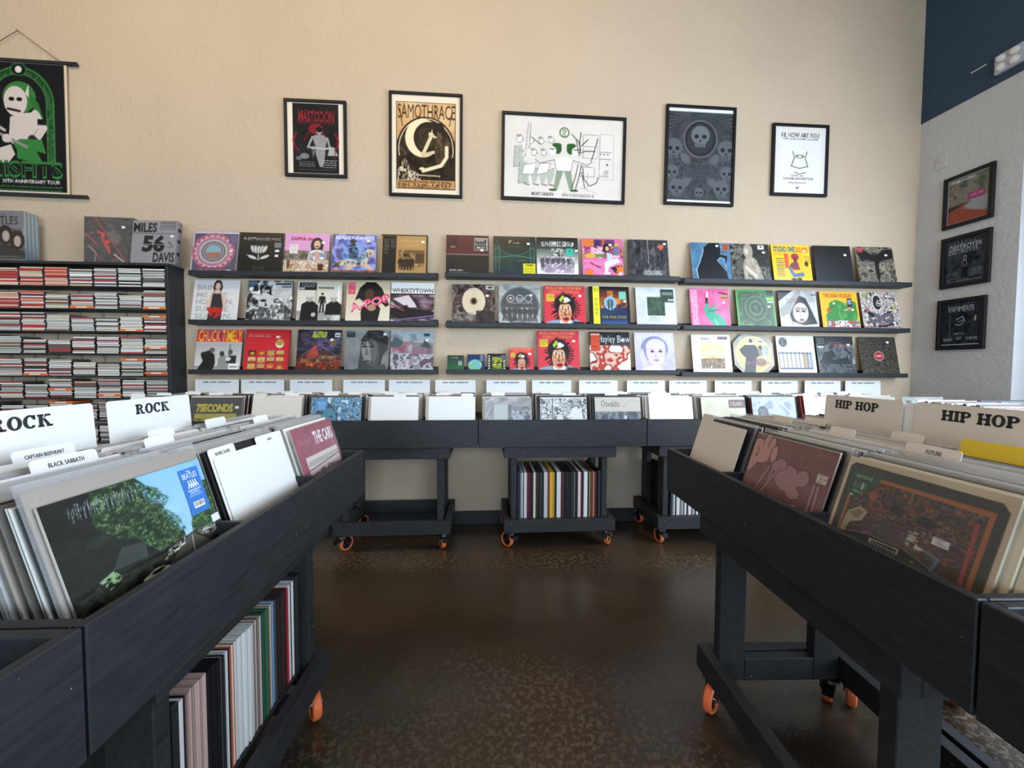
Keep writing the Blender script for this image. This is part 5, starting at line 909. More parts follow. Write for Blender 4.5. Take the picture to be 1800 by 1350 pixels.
# ------------------------------------------------------------------ carts and crates
def wheel_meshes():
    Mx = Matrix.Rotation(R(90), 4, 'Y')
    tyre = B().lathe([(.038, -.013), (.044, -.015), (.049, -.010), (.05, 0), (.049, .010), (.044, .015), (.038, .013), (.038, -.013)], 24, Mx).mesh('tyre', MORANGE)
    hub = B().lathe([(0, -.010), (.022, -.010), (.038, -.006), (.038, .006), (.022, .010), (0, .010)], 16, Mx)
    for i in range(5):
        a = i * 2 * math.pi / 5
        hub.lathe([(0, -.012), (.006, -.012), (.006, .012), (0, .012)], 8, Matrix.Translation((0, .024 * math.cos(a), .024 * math.sin(a))) @ Mx)
    axle = B().lathe([(0, -.024), (.006, -.024), (.006, .024), (0, .024)], 8, Mx).mesh('axle', MSTEEL)
    fk = B().box(-.032, -.036, .062, .032, .036, .067, c=.001).lathe([(0, 0), (.024, 0), (.022, .010), (0, .010)], 14, Matrix.Translation((0, 0, .052)))
    fk.lathe([(.030, .040), (.034, .044), (.030, .060), (.0, .060)], 16, Matrix.Translation((0, 0, .002)))
    for s in (-1, 1):
        fk.add([(s * .019, -.018, .054), (s * .019, .018, .054), (s * .019, .038, -.004), (s * .019, .026, -.012), (s * .023, -.018, .054), (s * .023, .018, .054), (s * .023, .038, -.004), (s * .023, .026, -.012)], [(0, 1, 2, 3), (4, 7, 6, 5), (0, 4, 5, 1), (1, 5, 6, 2), (2, 6, 7, 3), (3, 7, 4, 0)])
    lev = B().box(-.020, -.050, .026, .020, -.012, .042, c=.003).box(-.017, -.060, .016, .017, -.048, .030, c=.002)
    return tyre, hub.mesh('hub', MBLACKM), axle, fk.mesh('fork', MBLACKM), lev.mesh('lever', MBLACKM)
TYRE, HUB, AXLE, FORK, LEVER = wheel_meshes()
RZ0, RZ1 = .119, .203
def caster(parent, u, v, rz):
    M = Matrix.Translation((u, v, .052)) @ Matrix.Rotation(rz, 4, 'Z')
    c = put('caster', FORK, M, parent)
    W = Matrix.Translation((0, .03, 0))
    put('tyre', TYRE, W, c); put('hub', HUB, W, c); put('axle', AXLE, W, c); put('brake_lever', LEVER, ID, c)
CD_ = .485                                                        # crate depth
def beam(parent, name, *b): return put(name, B().box(*b, c=.002).mesh(name, MW), ID, parent)
def cart(F, uc, label, turns=(.4, .3, -.4, 2.6), v0=.02, half=.372, slats=False, dep=.45):
    t = thing('rolling_cart', F.at(uc, 0, 0), label, 'cart', 'black wooden carts under the crates')
    v1 = v0 + dep; a = .305
    for x in (-.15, .15) if slats else (): beam(t, 'slat', x - .03, v0 + .039, .163, x + .03, v1 - .039, .1815)
    beam(t, 'base_rail', -half, v0, RZ0, half, v0 + .038, RZ1); beam(t, 'base_rail', -half, v1 - .038, RZ0, half, v1, RZ1)
    for s in (-1, 1):
        x = s * (half - .019); beam(t, 'base_rail', x - .019, v0 + .039, RZ0, x + .019, v1 - .039, RZ1)
        beam(t, 'top_rail', x - .019, v0 + .039, .615, x + .019, v1 - .039, .688)
        x = s * a; beam(t, 'leg', x - .019, v0 + .039, RZ0 + .002, x + .019, v0 + .128, .688); beam(t, 'leg', x - .019, v1 - .128, RZ0 + .002, x + .019, v1 - .039, .688)
        beam(t, 'cross_rail', x - .019, v0 + .129, RZ0 + .002, x + .019, v1 - .129, RZ1 - .004)
    beam(t, 'top_rail', -half, v0, .615, half, v0 + .038, .688); beam(t, 'top_rail', -half, v1 - .038, .615, half, v1, .688)
    for i, (x, y) in enumerate(((-half + .045, v0 + .045), (half - .045, v0 + .045), (-half + .045, v1 - .045), (half - .045, v1 - .045))): caster(t, x, y, turns[i])
    return t
def crate(F, u0, label, n=3, z0=.69, z1=.868, L_=None):
    W = L_ or n * .37; t = thing('record_crate', F.at(u0, 0, z0), label, 'crate', 'long black record crates'); h = z1 - z0; T = .018
    beam(t, 'front_board', .001, 0, 0, W - .001, T, h); beam(t, 'back_board', .001, CD_ - T, 0, W - .001, CD_, h)
    beam(t, 'end_board', .001, T + .0005, 0, T, CD_ - T - .0005, h); beam(t, 'end_board', W - T, T + .0005, 0, W - .001, CD_ - T - .0005, h)
    for i in range(1, n): beam(t, 'divider_board', i * W / n - .006, T + .0005, .012, i * W / n + .006, .432, h - .006)
    beam(t, 'bottom_board', T, T + .0005, 0, W - T, CD_ - T - .0005, .011)
    return t
WF = Frame(*(WALL.M @ Vector((0, -.495, 0)))[:2], WA)             # the row of crates along the back wall
def nm(name, k): return name
WST = [-2.275, -1.163, -.051, 1.061, 2.173]
for i, (u0, lb) in enumerate(zip(WST, ('left end of the back row, beside the disc rack', 'second from the left in the back row', 'centre of the back row, over the cart full of spines', 'second from the right in the back row', 'short one at the right end of the back row'))):
    n = 3 if i < 4 else 2
    crate(WF, u0, 'long black record crate, ' + lb, n=n)
    cart(WF, u0 + n * .185 + (0, 0, -.015, -.09, -.02)[i], 'black wheeled cart under the crate ' + lb.replace(', beside the disc rack', '').replace(', over the cart full of spines', ''), turns=[(.4, .3, -.4, 2.6), (-.55, .35, -.5, .6), (.7, -.55, .5, .3), (.1, .3, .25, .2), (.2, .1, 0, 1)][i], half=.372 if n == 3 else .34, slats=i in (2, 3))
crate(LEFT, 0, 'long black crate of records nearest on the left, three pockets')
crate(LEFT, -1.112, 'empty black crate at the bottom left corner of the view')
crate(RIGHT, 0, 'long black crate of records on the right, three pockets')
crate(RIGHT, 1.112, 'black crate at the bottom right corner of the view')
cart(LEFT, .53, 'black cart with a box of spine-out records under the left crate', turns=(.3, 2.2, .5, .9), v0=.055, half=.36, slats=True)
cart(LEFT, -.55, 'black cart under the empty crate at bottom left', v0=.04)
cart(RIGHT, .628, 'tall legged black cart under the right crate', turns=(3.9, .3, .89, .9), v0=.014, half=.366, dep=.50)
cart(RIGHT, 1.67, 'black cart under the bottom right crate', v0=.01)
BR = Frame(*(RIGHT.M @ Vector((1.112, 2 * CD_ + .03, 0)))[:2], R(90 + 1.2))
crate(BR, 0, 'black crate standing back to back with the right crate')
cart(BR, .5, 'black cart back to back with the right cart', turns=(1.5, 1.5, 1.6, .87))
FR = Frame(2.46, 1.98, R(3))
crate(FR, 0, 'short black crate by the window at the far right', n=2); cart(FR, .37, 'black cart under the short crate by the window', half=.34)

# ------------------------------------------------------------------ filed records, dividers and signs
ONES = 'zeroth first second third fourth fifth sixth seventh eighth ninth tenth eleventh twelfth thirteenth fourteenth fifteenth sixteenth seventeenth eighteenth nineteenth'.split()
TENS = {2: 'twenty', 3: 'thirty', 4: 'forty', 5: 'fifty', 6: 'sixty', 7: 'seventy', 8: 'eighty', 9: 'ninety'}
def nth(i):
    i += 1
    if i < 20: return ONES[i]
    return TENS[i // 10][:-1] + 'ieth' if i % 10 == 0 else TENS[i // 10] + '-' + ONES[i % 10]
def colour_word(h):
    r, g, b = hx(h); mx, mn = max(r, g, b), min(r, g, b)
    if mx - mn < .1: return 'white' if mx > .8 else 'pale grey' if mx > .6 else 'grey' if mx > .35 else 'dark grey' if mx > .2 else 'black'
    if mx < .25: return 'very dark'
    if r == mx: return 'cream' if mn > .6 else ('yellow' if g > .6 * r and b < .35 else 'orange' if g > .4 * r and b < .3 else 'pinkish' if mn > .45 else 'brown' if g > .62 * r else 'dark red')
    return 'green' if g == mx else 'blue'
RECS = [B().box(-.1565, 0, 0, .1565, t, h, c=.0004).mesh('record', MOBJ) for t, h in ((.0034, .313), (.0045, .314), (.0026, .311))]
SLV = [B().box(-.161, -.001, 0, .161, .0045, .326, c=.0).mesh('sleeve', MPLAS), B().box(-.160, -.001, 0, .162, .0045, .320).mesh('sleeve', MPLAS)]
PAL = [hx(c) for c in ('e4e2dc', 'd8d4cc', 'c8c2b6', '2a2a2c', '1c1c1e', '3a3634', '8a867e', '6e6a64', 'a89e90', '5a2a2a', '26324a', 'b09a78', 'efeeea', '74706a', '4a4642', '8a3a34', '3a5a6a')]
WTS = [9, 7, 5, 9, 9, 6, 4, 4, 4, 3, 3, 3, 9, 3, 4, 2, 2]
def pick(rs, pal=PAL, wts=WTS): return tuple(lin(rs.choices(pal, wts)[0]))
def card_mesh(tab_c, tab_w, body=.318, tab=.022, w=.305, m=MWHITE):
    def arc(cx, cz, r, a0, a1): return [(cx + r * math.cos(a0 + (a1 - a0) * i / 4), cz + r * math.sin(a0 + (a1 - a0) * i / 4)) for i in range(5)]
    q = math.pi / 2; W2 = w / 2; top = body + tab; a, b = tab_c - tab_w / 2, tab_c + tab_w / 2
    pts = [(-W2, 0), (W2, 0)]
    if b < W2 - .01: pts += arc(W2 - .008, body - .008, .008, 0, q) + [(b, body)] + arc(b - .008, top - .008, .008, 0, q)
    else: pts += arc(W2 - .008, top - .008, .008, 0, q)
    if a > -W2 + .01: pts += arc(a + .008, top - .008, .008, q, 2 * q) + [(a, body)] + arc(-W2 + .008, body - .008, .008, q, 2 * q)
    else: pts += arc(-W2 + .008, top - .008, .008, q, 2 * q)
    n = len(pts); vs = [(x, 0, z) for x, z in pts] + [(x, .0012, z) for x, z in pts]
    fs = [tuple(range(n)), tuple(range(2 * n - 1, n - 1, -1))] + [(i + n, (i + 1) % n + n, (i + 1) % n, i) for i in range(n)]
    return mesh('card', vs, fs, m)
def divider(F, u, v, lean, tab_c, tab_w, label, text=None, m=MWHITE, z=.7015, group=None, body=.318, th=.012):
    o = put('divider_card', card_mesh(tab_c, tab_w, body=body, m=m), F.at(u, v, z, lean=lean)); tag(o, label, 'divider', group)
    if text: put('lettering', text_mesh('lettering', text, th, m=MINK, bold=.01), Matrix.Translation((tab_c, -.0006, body + .003)), o)
    return o
def pocket(F, uc, n, label, group, seed, lean0=R(17), lean1=R(13), v0=.045, v1=.365, z=.7015, slv=.3, start=0, gaps=(), wide=True):
    rs = random.Random(seed); out = []
    for i in range(n):
        t = i / max(1, n - 1); v = v0 + (v1 - v0) * t; ln = lean0 + (lean1 - lean0) * t
        if any(abs(v - g) < .004 for g in gaps): continue
        o = put('filed_record', rs.choice(RECS), F.at(uc + rs.uniform(-.006, .006), v, z + rs.uniform(0, .004), lean=ln), color=pick(rs))
        tag(o, nth(i) + label, 'record', group)
        if rs.random() < slv: put('plastic_sleeve', rs.choice(SLV), ID, o)
        out.append(o)
    return out
def bulk(F, uc, n, label, seed, lean=R(12), v0=.05, v1=.37, z=.7015):
    rs = random.Random(seed); b = B(); cols = []
    for i in range(n):
        v = v0 + (v1 - v0) * i / (n - 1); M = Matrix.Translation((rs.uniform(-.006, .006), v, rs.uniform(0, .012))) @ Matrix.Rotation(-lean + rs.uniform(-.01, .01), 4, 'X')
        b.box(-.156, 0, 0, .156, rs.uniform(.003, .006), .313, M=M)
        c = pick(rs); cols += [c] * 8
    me = b.mesh('records', MART); at = me.color_attributes.new('print', 'FLOAT_COLOR', 'POINT')
    at.data.foreach_set('color', np.array([(*c, 1) for c in cols], np.float32).ravel())
    o = put('filed_records', me, F.at(uc, 0, z)); tag(o, label, 'records', None, 'stuff'); return o
def front(F, uc, art, label, v=.035, lean=R(17), size=.313, z=.7015, edge='d8d4cc', stick=None, sleeve=True, th=.0045, du=0):
    o = put('record_album', art_mesh('cover', art.out(), size, size, th, edge, MART), F.at(uc + du, v, z, lean=lean)); tag(o, label, 'record')
    if stick: put('price_sticker', STK, Matrix.Translation(((stick[0] - .5) * size, -.0004, (1 - stick[1]) * size)), o)
    if sleeve: put('plastic_sleeve', B().box(-size / 2 - .003, -.0022, 0, size / 2 + .003, -.0014, size + .006).mesh('sleeve', MCLEAR), ID, o)
    return o
# ---- left rack
LP = [.222, .578, .93]
N = 46
pocket(LEFT, LP[0], N, ' sleeved record filed behind the tree-lined street cover', 'records in the near pocket of the left crate', 11, v0=.052, gaps=(.2, .3))
pocket(LEFT, LP[1], N, ' sleeved record filed behind the white card in the left crate', 'records in the middle pocket of the left crate', 12, v0=.052, gaps=(.21, .3))
pocket(LEFT, LP[2], N, ' sleeved record filed behind the crimson rays cover', 'records in the far pocket of the left crate', 13, v0=.052, gaps=(.2, .31))
o = put('filed_record', RECS[0], LEFT.at(LP[0], .0435, .7015, lean=R(17)) @ Matrix.Diagonal((1.03, 1, 1.075, 1)), color=tuple(lin(hx('9c8e80')))); tag(o, 'tall brown sleeve right behind the tree-lined street cover', 'record'); put('plastic_sleeve', SLV[0], ID, o)
front(LEFT, LP[0], Squash(f_street(), 1.9, .15), 'cover with trees along a road under blue sky, nearest left', stick=(.975, .43), sleeve=False)
st = bpy.data.objects['record_album']  # replaced below by the newest one
st = [o for o in bpy.data.objects if o.get('label', '').startswith('cover with trees')][0]
k = K(90, '3478c8', 1.9); k.t('THE', .36, .1, .07, 'f0f4fa', w=.22).t('BEATLES', .12, .19, .22, 'f4f8fc', w=.74, bold=0)
for i in range(4): x = .32 + i * .12; k.l([(x, .52), (x + .02, .64), (x + .1, .8)], .05, 'f0f4fa').l([(x + .02, .64), (x - .06, .8)], .05, 'f0f4fa')
k.t('ANNIVERSARY', .16, .88, .07, 'e8f0fa', w=.7).t('EDITION', .28, .98, .07, 'e8f0fa', w=.44).words(.18, 1.08, .84, 2, .06, 'c8dcf4').r(.24, 1.4, .8, 1.66, 'f0f0f2')
rs = random.Random(2); [k.r(.27 + i * .025, 1.43, .27 + i * .025 + rs.choice((.008, .014)), 1.6, '1a1a20') for i in range(20)]
put('hype_sticker', art_mesh('sticker', k.out(), .052, .098, .0006, '3478c8', MART), Matrix.Translation((.118, -.0012, .202)), st)
front(LEFT, LP[2], f_rays(), 'crimson and white rays cover at the far end of the left crate', stick=None)
divider(LEFT, LP[1], .046, R(17), -.105, .095, 'large white divider card with lettered tab in the left crate', 'BOWIE, DAVID', body=.300, th=.008)
divider(LEFT, LP[1] + .006, .0425, R(17), .085, .13, 'white card with high right corner, frontmost of the middle left pocket', 'ARGENT', body=.299, th=.006)
DV = [(LP[0], .2, .02, 'BLACK SABBATH', 'white tab in the left crate reading with a band name, near pocket front'), (LP[0], .3, .03, 'CAPTAIN BEEFHEART', 'white tab further back in the near left pocket')]
divider(LEFT, LP[0] - .0, .2, R(15.6), .045, .12, 'white tab divider half way back in the nearest left pocket', 'BLACK SABBATH', th=.0085, body=.325)
divider(LEFT, LP[0], .3, R(14.2), .095, .11, 'cream tab divider near the back of the nearest left pocket', 'CAPTAIN BEEFHEART', th=.0075, body=.328)
G_ = 'blank tab dividers between the records'
for F, ps in ((LEFT, [(LP[1], .21, -.09), (LP[1], .3, .02), (LP[2], .2, -.03), (LP[2], .31, -.1)]),):
    for i, (u, v, tc) in enumerate(ps): divider(F, u, v, R(17 - 12.5 * (v - .045)), tc, .085, ['white tab divider half way back in the middle left pocket', 'white tab divider near the back of the middle left pocket', 'white tab divider half way back in the far left pocket', 'white tab divider at the back of the far left pocket'][i], body=.322)
# ---- right rack
RP = [.185, .56, .905]
MCARD2 = mat('cream_card', (.76, .69, .61), rough=.6)
pocket(RIGHT, RP[0], N, ' sleeved record filed behind the plain cream card', 'records in the far pocket of the right crate', 21, v0=.058, gaps=(.22, .31))
pocket(RIGHT, RP[1], N, ' sleeved record filed behind the mauve cartoon cover', 'records in the middle pocket of the right crate', 22, v0=.052, gaps=(.2, .3))
pocket(RIGHT, RP[2], N, ' sleeved record filed behind the dark crowded painting cover', 'records in the near pocket of the right crate', 23, v0=.062, gaps=(.16, .3))
front(RIGHT, RP[1], Squash(f_mauve(), 1.4), 'mauve cartoon cover with pale gloves in the right crate', v=.038, edge='c8a8a0')
front(RIGHT, RP[2], Squash(f_dense(), 1.75, .24), 'crowded dark painted cover with cream border, nearest right', edge='d8cfc0', stick=None)
for i in (1, 2):
    o = put('filed_record', RECS[1], RIGHT.at(RP[2] + .012 * i, .038 + .007 * i, .7015, lean=R(17)), color=tuple(lin(hx('d8ccb4')))); tag(o, ('first', 'second')[i - 1] + ' cream edged record right behind the nearest right cover', 'record')
divider(RIGHT, RP[0] - .0, .040, R(17), -.11, .08, 'large plain cream card at the far end of the right crate', m=MCARD2, body=.310)
divider(RIGHT, RP[2], .16, R(16), -.09, .105, 'cream tab divider with a lettered tab, nearest right pocket', 'FUTURE', m=MCARD2, th=.009, body=.325)
MYEL = mat('yellow_card', (.80, .55, .03), rough=.5)
divider(RIGHT, RP[2], .3, R(14.5), -.09, .11, 'yellow tab divider standing among the right hand records', m=MYEL, body=.33)
for i, (u, v, tc) in enumerate([(RP[0], .22, .07), (RP[0], .31, .1), (RP[1], .2, -.03), (RP[1], .3, .06)]):
    divider(RIGHT, u, v, R(16), tc, .085, ['cream tab divider half way back in the far right pocket', 'cream tab divider at the back of the far right pocket', 'cream tab divider half way back behind the mauve cover', 'cream tab divider further back behind the mauve cover'][i], m=MCARD2, body=.324)
# ---- wall crates: px of the pockets' fronts
import itertools
def wpocket(i, j, n=26, seed=0, v0=.05, label=''):
    bulk(WF, WST[i] + .185 + j * .37, n, 'row of sleeved records filed ' + label, seed or (i * 10 + j), v0=v0)
def wfront(i, j, art, label, du=0, v=.03, **kw): front(WF, WST[i] + .185 + j * .37 + du, art, label, v=v, lean=R(12), **kw)
def wcard(i, j, label, du=0, tc=-.11, **kw): divider(WF, WST[i] + .185 + j * .37 + du, .032, R(12), tc, .08, label, **kw)
names = ['in the far left pocket beside the disc rack', 'behind the white card left of the yellow lettered cover', 'behind the black and yellow lettered cover', 'behind the off-white card right of the yellow lettered cover', 'behind the blue portrait cover', 'behind the white card left of the crate joint', 'behind the white card with a blue scribble at the joint', 'behind the grey photo cover', 'behind the ink drawing cover', 'behind the grey landscape cover with cream top', 'behind the white card above the right crate', 'behind the cream cover with an orange shape', 'behind the pale lilac cover', 'behind the half hidden card in the far right', 'behind the round spot cover']
# five crates, pockets counted from the left
seq = [(i, j) for i in range(4) for j in range(3)] + [(4, 0), (4, 1)]
lab = {(0, 0): 'at the left end of the back row by the disc rack', (0, 1): 'behind the white card beside the yellow lettered cover', (0, 2): 'behind the black and yellow lettered cover', (1, 0): 'behind the off-white card left of the blue portrait', (1, 1): 'behind the blue portrait cover', (1, 2): 'behind the white card left of the middle joint'}
wl = {(0, 0): ('card', 'white card half hidden at the left end of the back row'), (0, 1): ('card', 'white card left of the yellow lettered cover')}
def run(px0, art, label, kind='front', **kw):
    """place one front by the pixel of its middle in the crate row"""
    u, _ = WF.hit(px0, 715, .03); j = round((u - WST[0] - .185) / .3706)
    uu = WST[0] + .185 + j * .3706 + max(-.012, min(.012, u - (WST[0] + .185 + j * .3706)))
    if kind == 'front': front(WF, uu, art, label, v=.03, lean=R(12), **kw)
    else: divider(WF, uu, .032, R(12), kw.pop('tc', -.11), .08, label, **kw)
    return j
used = {}
for px, art, label, kind, kw in ((270, None, 'white card in the back row, mostly hidden left of the yellow lettered cover', 'card', {}), (385, f_seven(), 'black and yellow lettered cover in the back row', 'front', dict(stick=(.9, .2))), (484, None, 'off-white card between the yellow lettered and blue covers', 'card', dict(m=MCARD2)), (592, f_blue(), 'light blue cover with a face among flowers in the back row', 'front', {}), (694, None, 'plain white card right of the blue portrait cover', 'card', dict(tc=.03)), (794, None, 'white card with a blue scribble beside the crate joint', 'card', dict(tc=.1)),
        (895, f_photo(), 'grey photo cover in glossy sleeve at the centre of the back row', 'front', {}), (998, f_ink(), 'black and white ink drawing cover in the back row', 'front', {}), (1092, f_dark(), 'slate landscape cover with a cream title band', 'front', {}), (1192, None, 'white card behind the tip of the right crate', 'card', {}), (1284, f_drain(), 'cream cover with an orange shape and dark label', 'front', {}), (1370, f_pale(), 'pale lilac and blue cover in the back row', 'front', {}), (1462, None, 'white card in the back row behind the first hip hop sign', 'card', {}), (1560, f_dark(), 'dark slate cover at the right of the back row', 'front', {}), (1652, f_round(), 'pale cover with a grey spot at the right end of the back row', 'front', {})):
    j = run(px, art, label, kind, **kw); used[j] = label
for j in range(15):
    i, q = (j // 3, j % 3)
    if i == 4 and q > 1: continue
    bulk(WF, WST[i] + .185 + q * .37, 28, 'row of sleeved records filed behind the ' + used.get(j, 'left end of the back row'), 300 + j)
b_ = K(40, 'd8d8d8', .8); b_.nz(['e8e8ea', '2a3a4a', '3478b0', 'e8e8ea'], 5, hard=True)
# index tabs standing proud of the wall records
rs = random.Random(5)
for j in range(14):
    u = WST[j // 3] + .185 + (j % 3) * .37
    for q, v in enumerate((.1, .2, .3)):
        divider(WF, u + rs.uniform(-.01, .01), v + .002, R(12), rs.choice((-.1, -.05, 0, .06, .1)), .09, 'white index card, ' + ('front', 'middle', 'rear')[q] + ' of three in the ' + nth(j) + ' back row pocket from the left', group='index cards in the back row', body=.316, z=.7025)
# index signs
def slab(s, h):
    """heavy letters with slab serifs, standing on z=0"""
    b = []; x = 0
    def rect(x0, z0, x1, z1): b.append([(x0, z0), (x1, z0), (x1, z1), (x0, z1)])
    def ring(cx, cz, ro, rzo, ri, rzi, a0, a1, n=16):
        for i in range(n):
            p, q = a0 + (a1 - a0) * i / n, a0 + (a1 - a0) * (i + 1) / n
            b.append([(cx + ro * math.cos(p), cz + rzo * math.sin(p)), (cx + ro * math.cos(q), cz + rzo * math.sin(q)), (cx + ri * math.cos(q), cz + rzi * math.sin(q)), (cx + ri * math.cos(p), cz + rzi * math.sin(p))])
    S, V = .28, .16
    def stem(x0): rect(x0 + .08, 0, x0 + .08 + S, 1); rect(x0, 0, x0 + S + .16, V); rect(x0, 1 - V, x0 + S + .16, 1)
    for c in s:
        if c == ' ': x += .4; continue
        if c == 'H': stem(x); stem(x + .56); rect(x + .2, .42, x + .76, .58); x += 1.04
        elif c == 'I': stem(x); x += .48
        elif c == 'P': stem(x); ring(x + .45, .72, .4, .28, .14, .13, -math.pi / 2, math.pi / 2); rect(x + .2, .44, x + .46, .59); rect(x + .2, .85, x + .46, 1); x += .93
        elif c == 'R': stem(x); ring(x + .45, .74, .36, .26, .12, .12, -math.pi / 2, math.pi / 2); rect(x + .2, .48, x + .46, .62); rect(x + .2, .86, x + .46, 1); b.append([(x + .44, .52), (x + .66, .5), (x + .86, .0), (x + .62, .0)]); rect(x + .62, 0, x + 1.0, V); x += 1.07
        elif c == 'O': ring(x + .47, .5, .47, .53, .19, .38, 0, 2 * math.pi, 28); x += 1.0
        elif c == 'C': ring(x + .47, .5, .47, .53, .19, .38, .75, 2 * math.pi - .7, 24); rect(x + .66, .64, x + .84, 1.0); x += .98
        elif c == 'K': stem(x); b.append([(x + .24, .4), (x + .34, .62), (x + .84, 1), (x + .62, 1)]); b.append([(x + .36, .62), (x + .54, .68), (x + .96, 0), (x + .68, 0)]); rect(x + .52, 1 - V, x + .94, 1); rect(x + .6, 0, x + 1.04, V); x += 1.1
    vs = []; fs = []
    for q in b: n = len(vs); vs += [((u - x / 2) * h, 0, z * h) for u, z in q]; fs.append(tuple(range(n, n + len(q))))
    return mesh('lettering', vs, fs, MINK)
def sign(F, u, v, label, text, zt=1.113, lean=R(4), w=.30, du=0, small=False, h=.028, m=MWHITE, group=None):
    H = .385; o = put('index_sign', card_mesh(0, w, body=H - .02, tab=.02, w=w, m=m), F.at(u, v, zt - H * math.cos(lean), lean=lean)); tag(o, label, 'sign', group)
    if small: put('lettering', text_mesh('lettering', text, .0095, w=.19, bold=.035, m=MINK), Matrix.Translation((0, -.0008, H - .024)), o)
    elif text: put('lettering', slab(text, h), Matrix.Translation((du, -.0008, H - .043)), o)
    return o
sign(LEFT, .36, .446, 'white sign with heavy black lettering at the left edge of the view', 'ROCK')
sign(LEFT, .685, .446, 'white sign with heavy black lettering, second on the left crate', 'ROCK', w=.28, du=.0)
sign(RIGHT, .39, .446, 'cream sign with two black words, farther one on the right crate', 'HIP HOP', w=.28, du=-.015, m=MCARD2)
sign(RIGHT, .46, .452, 'blank white card just behind the farther cream sign', None, zt=1.108)
sign(RIGHT, .715, .446, 'cream sign with two black words at the right edge of the view', 'HIP HOP', m=MCARD2)
for si, (x0, x1) in enumerate(((340, 417), (421, 497.5), (507.5, 582.5), (602, 675.5), (682, 756), (763.6, 837), (854.5, 926), (935, 1006), (1018, 1088), (1102.5, 1172), (1177, 1246), (1258, 1325.5), (1340, 1407), (1417, 1482), (1488, 1553.6))):
    u, _ = WF.hit((x0 + x1) / 2, 672, .446)
    sign(WF, u, .446, 'white sign with one line of small words, ' + nth(si) + ' from the left in the back row', 'PUNK · INDIE · ALTERNATIVE', zt=1.112, lean=R(3), w=.302, small=True, group='small lettered signs of the back row')
# back to back crate and the one by the window
for q in range(3): bulk(BR, .185 + q * .37, 24, 'records in the crate behind the right crate, ' + ('near', 'middle', 'far')[q] + ' pocket', 500 + q)
for q in range(2): bulk(FR, .185 + q * .37, 24, 'records in the short crate by the window, ' + ('left', 'right')[q] + ' pocket', 520 + q)
kk = K(80, '6a3a34'); kk.nz(['4a2420', '8a4a40', '5a3a34', 'a8785a'], 4).r(.28, .1, .6, .2, '3a4440')
front(FR, .185, kk, 'reddish brown cover in the short crate by the window', v=.03, lean=R(12)); kk = K(60, '7a4a44'); kk.nz(['5a2a24', '8a5a50'], 4)
front(FR, .555, kk, 'dull red cover at the far right edge by the window', v=.03, lean=R(12))

# ------------------------------------------------------------------ boxes of spine-out records on the carts
SPN = B().box(-.5, 0, 0, .5, .312, .312, c=0).mesh('spine_record', MOBJ)
def store(F, u0, u1, v, label, glabel, group, cols, seed, z=.182, step=None):
    t = thing('storage_box', F.at(u0, v, z), label, 'box'); W = u1 - u0; T = .018
    beam(t, 'side_panel', 0, 0, 0, T, .33, .335); beam(t, 'side_panel', W - T, 0, 0, W, .33, .335); beam(t, 'bottom_panel', T, 0, 0, W - T, .33, .012); beam(t, 'back_panel', T, .318, .012, W - T, .33, .30)
    rs = random.Random(seed); x = T + .002; i = 0; tot = sum(q[1] for q in cols); reps = max(1, int((W - 2 * T) / tot / 1.5)); cols = cols * reps; sc = (W - 2 * T - .004) / (tot * reps)
    cols = [(q, t * sc / m) for q, t in cols for m in [max(1, round(t * sc / .0062))] for _ in range(m)]
    for i, (c, th) in enumerate(cols):
        o = put('shelved_record', SPN, F.M @ Matrix.Translation((u0 + x + th / 2, v + .004 + rs.uniform(0, .006), z + .0125 + rs.uniform(0, .001))) @ Matrix.Diagonal((max(.001, th - .0006), .985, 1, 1)), color=tuple(lin(hx(c))))
        tag(o, colour_word(c) + ' spined record, ' + nth(i) + ' from the ' + glabel, 'record', group); x += th
c2 = [('8a949a', .007), ('d8d8d8', .004), ('2a2c2e', .005), ('e4e2e0', .006), ('d0c8c8', .006), ('5a1828', .006), ('6a1c2c', .007), ('1c1416', .009), ('1c1a1c', .005), ('d8cdb0', .009), ('2a2a2c', .012), ('1a1a1c', .009), ('3a3a3c', .005), ('222224', .01), ('e0e0e0', .008), ('c8c8cc', .008), ('2a1c18', .004), ('c0602a', .006), ('d8b030', .013), ('c89a28', .005), ('1c2238', .006), ('2a2a2e', .005), ('e8e8e8', .008), ('dcdcdc', .009), ('4a1c2a', .006), ('6a2a34', .005), ('2a1a20', .006), ('161a26', .022), ('1c1c1e', .006), ('3a2a2a', .004), ('2c2c2e', .007), ('6a6a6a', .005), ('1c1c1c', .008), ('4a4646', .004), ('d8b8b8', .006), ('e0dcdc', .005), ('6a1c24', .005), ('2a2c2e', .009), ('d8d8d6', .006), ('e4e4e2', .011), ('1c241c', .006), ('8a8a5a', .005), ('6a3a24', .007), ('7a4030', .006), ('b89a80', .004), ('5a2420', .008), ('2a1614', .006)]
uc2 = WST[2] + .555 - .015
store(WF, uc2 - .281, uc2 + .281, .06, 'open black box full of spine-out records on the centre back cart', 'left in the centre back box', 'spine-out records on the centre back cart', c2, 1)
uc3 = WST[3] + .555 - .09
store(WF, uc3 - .27, uc3 + .27, .06, 'open black box of pale spined records on the cart right of centre', 'left in the box right of centre', 'spine-out records on the cart right of centre', [('d8d8d8', .01), ('1c1c1e', .008), ('c8c8c8', .006), ('e0e0e0', .009), ('3a3a3c', .005), ('b8b8ba', .012), ('202022', .006)], 2)
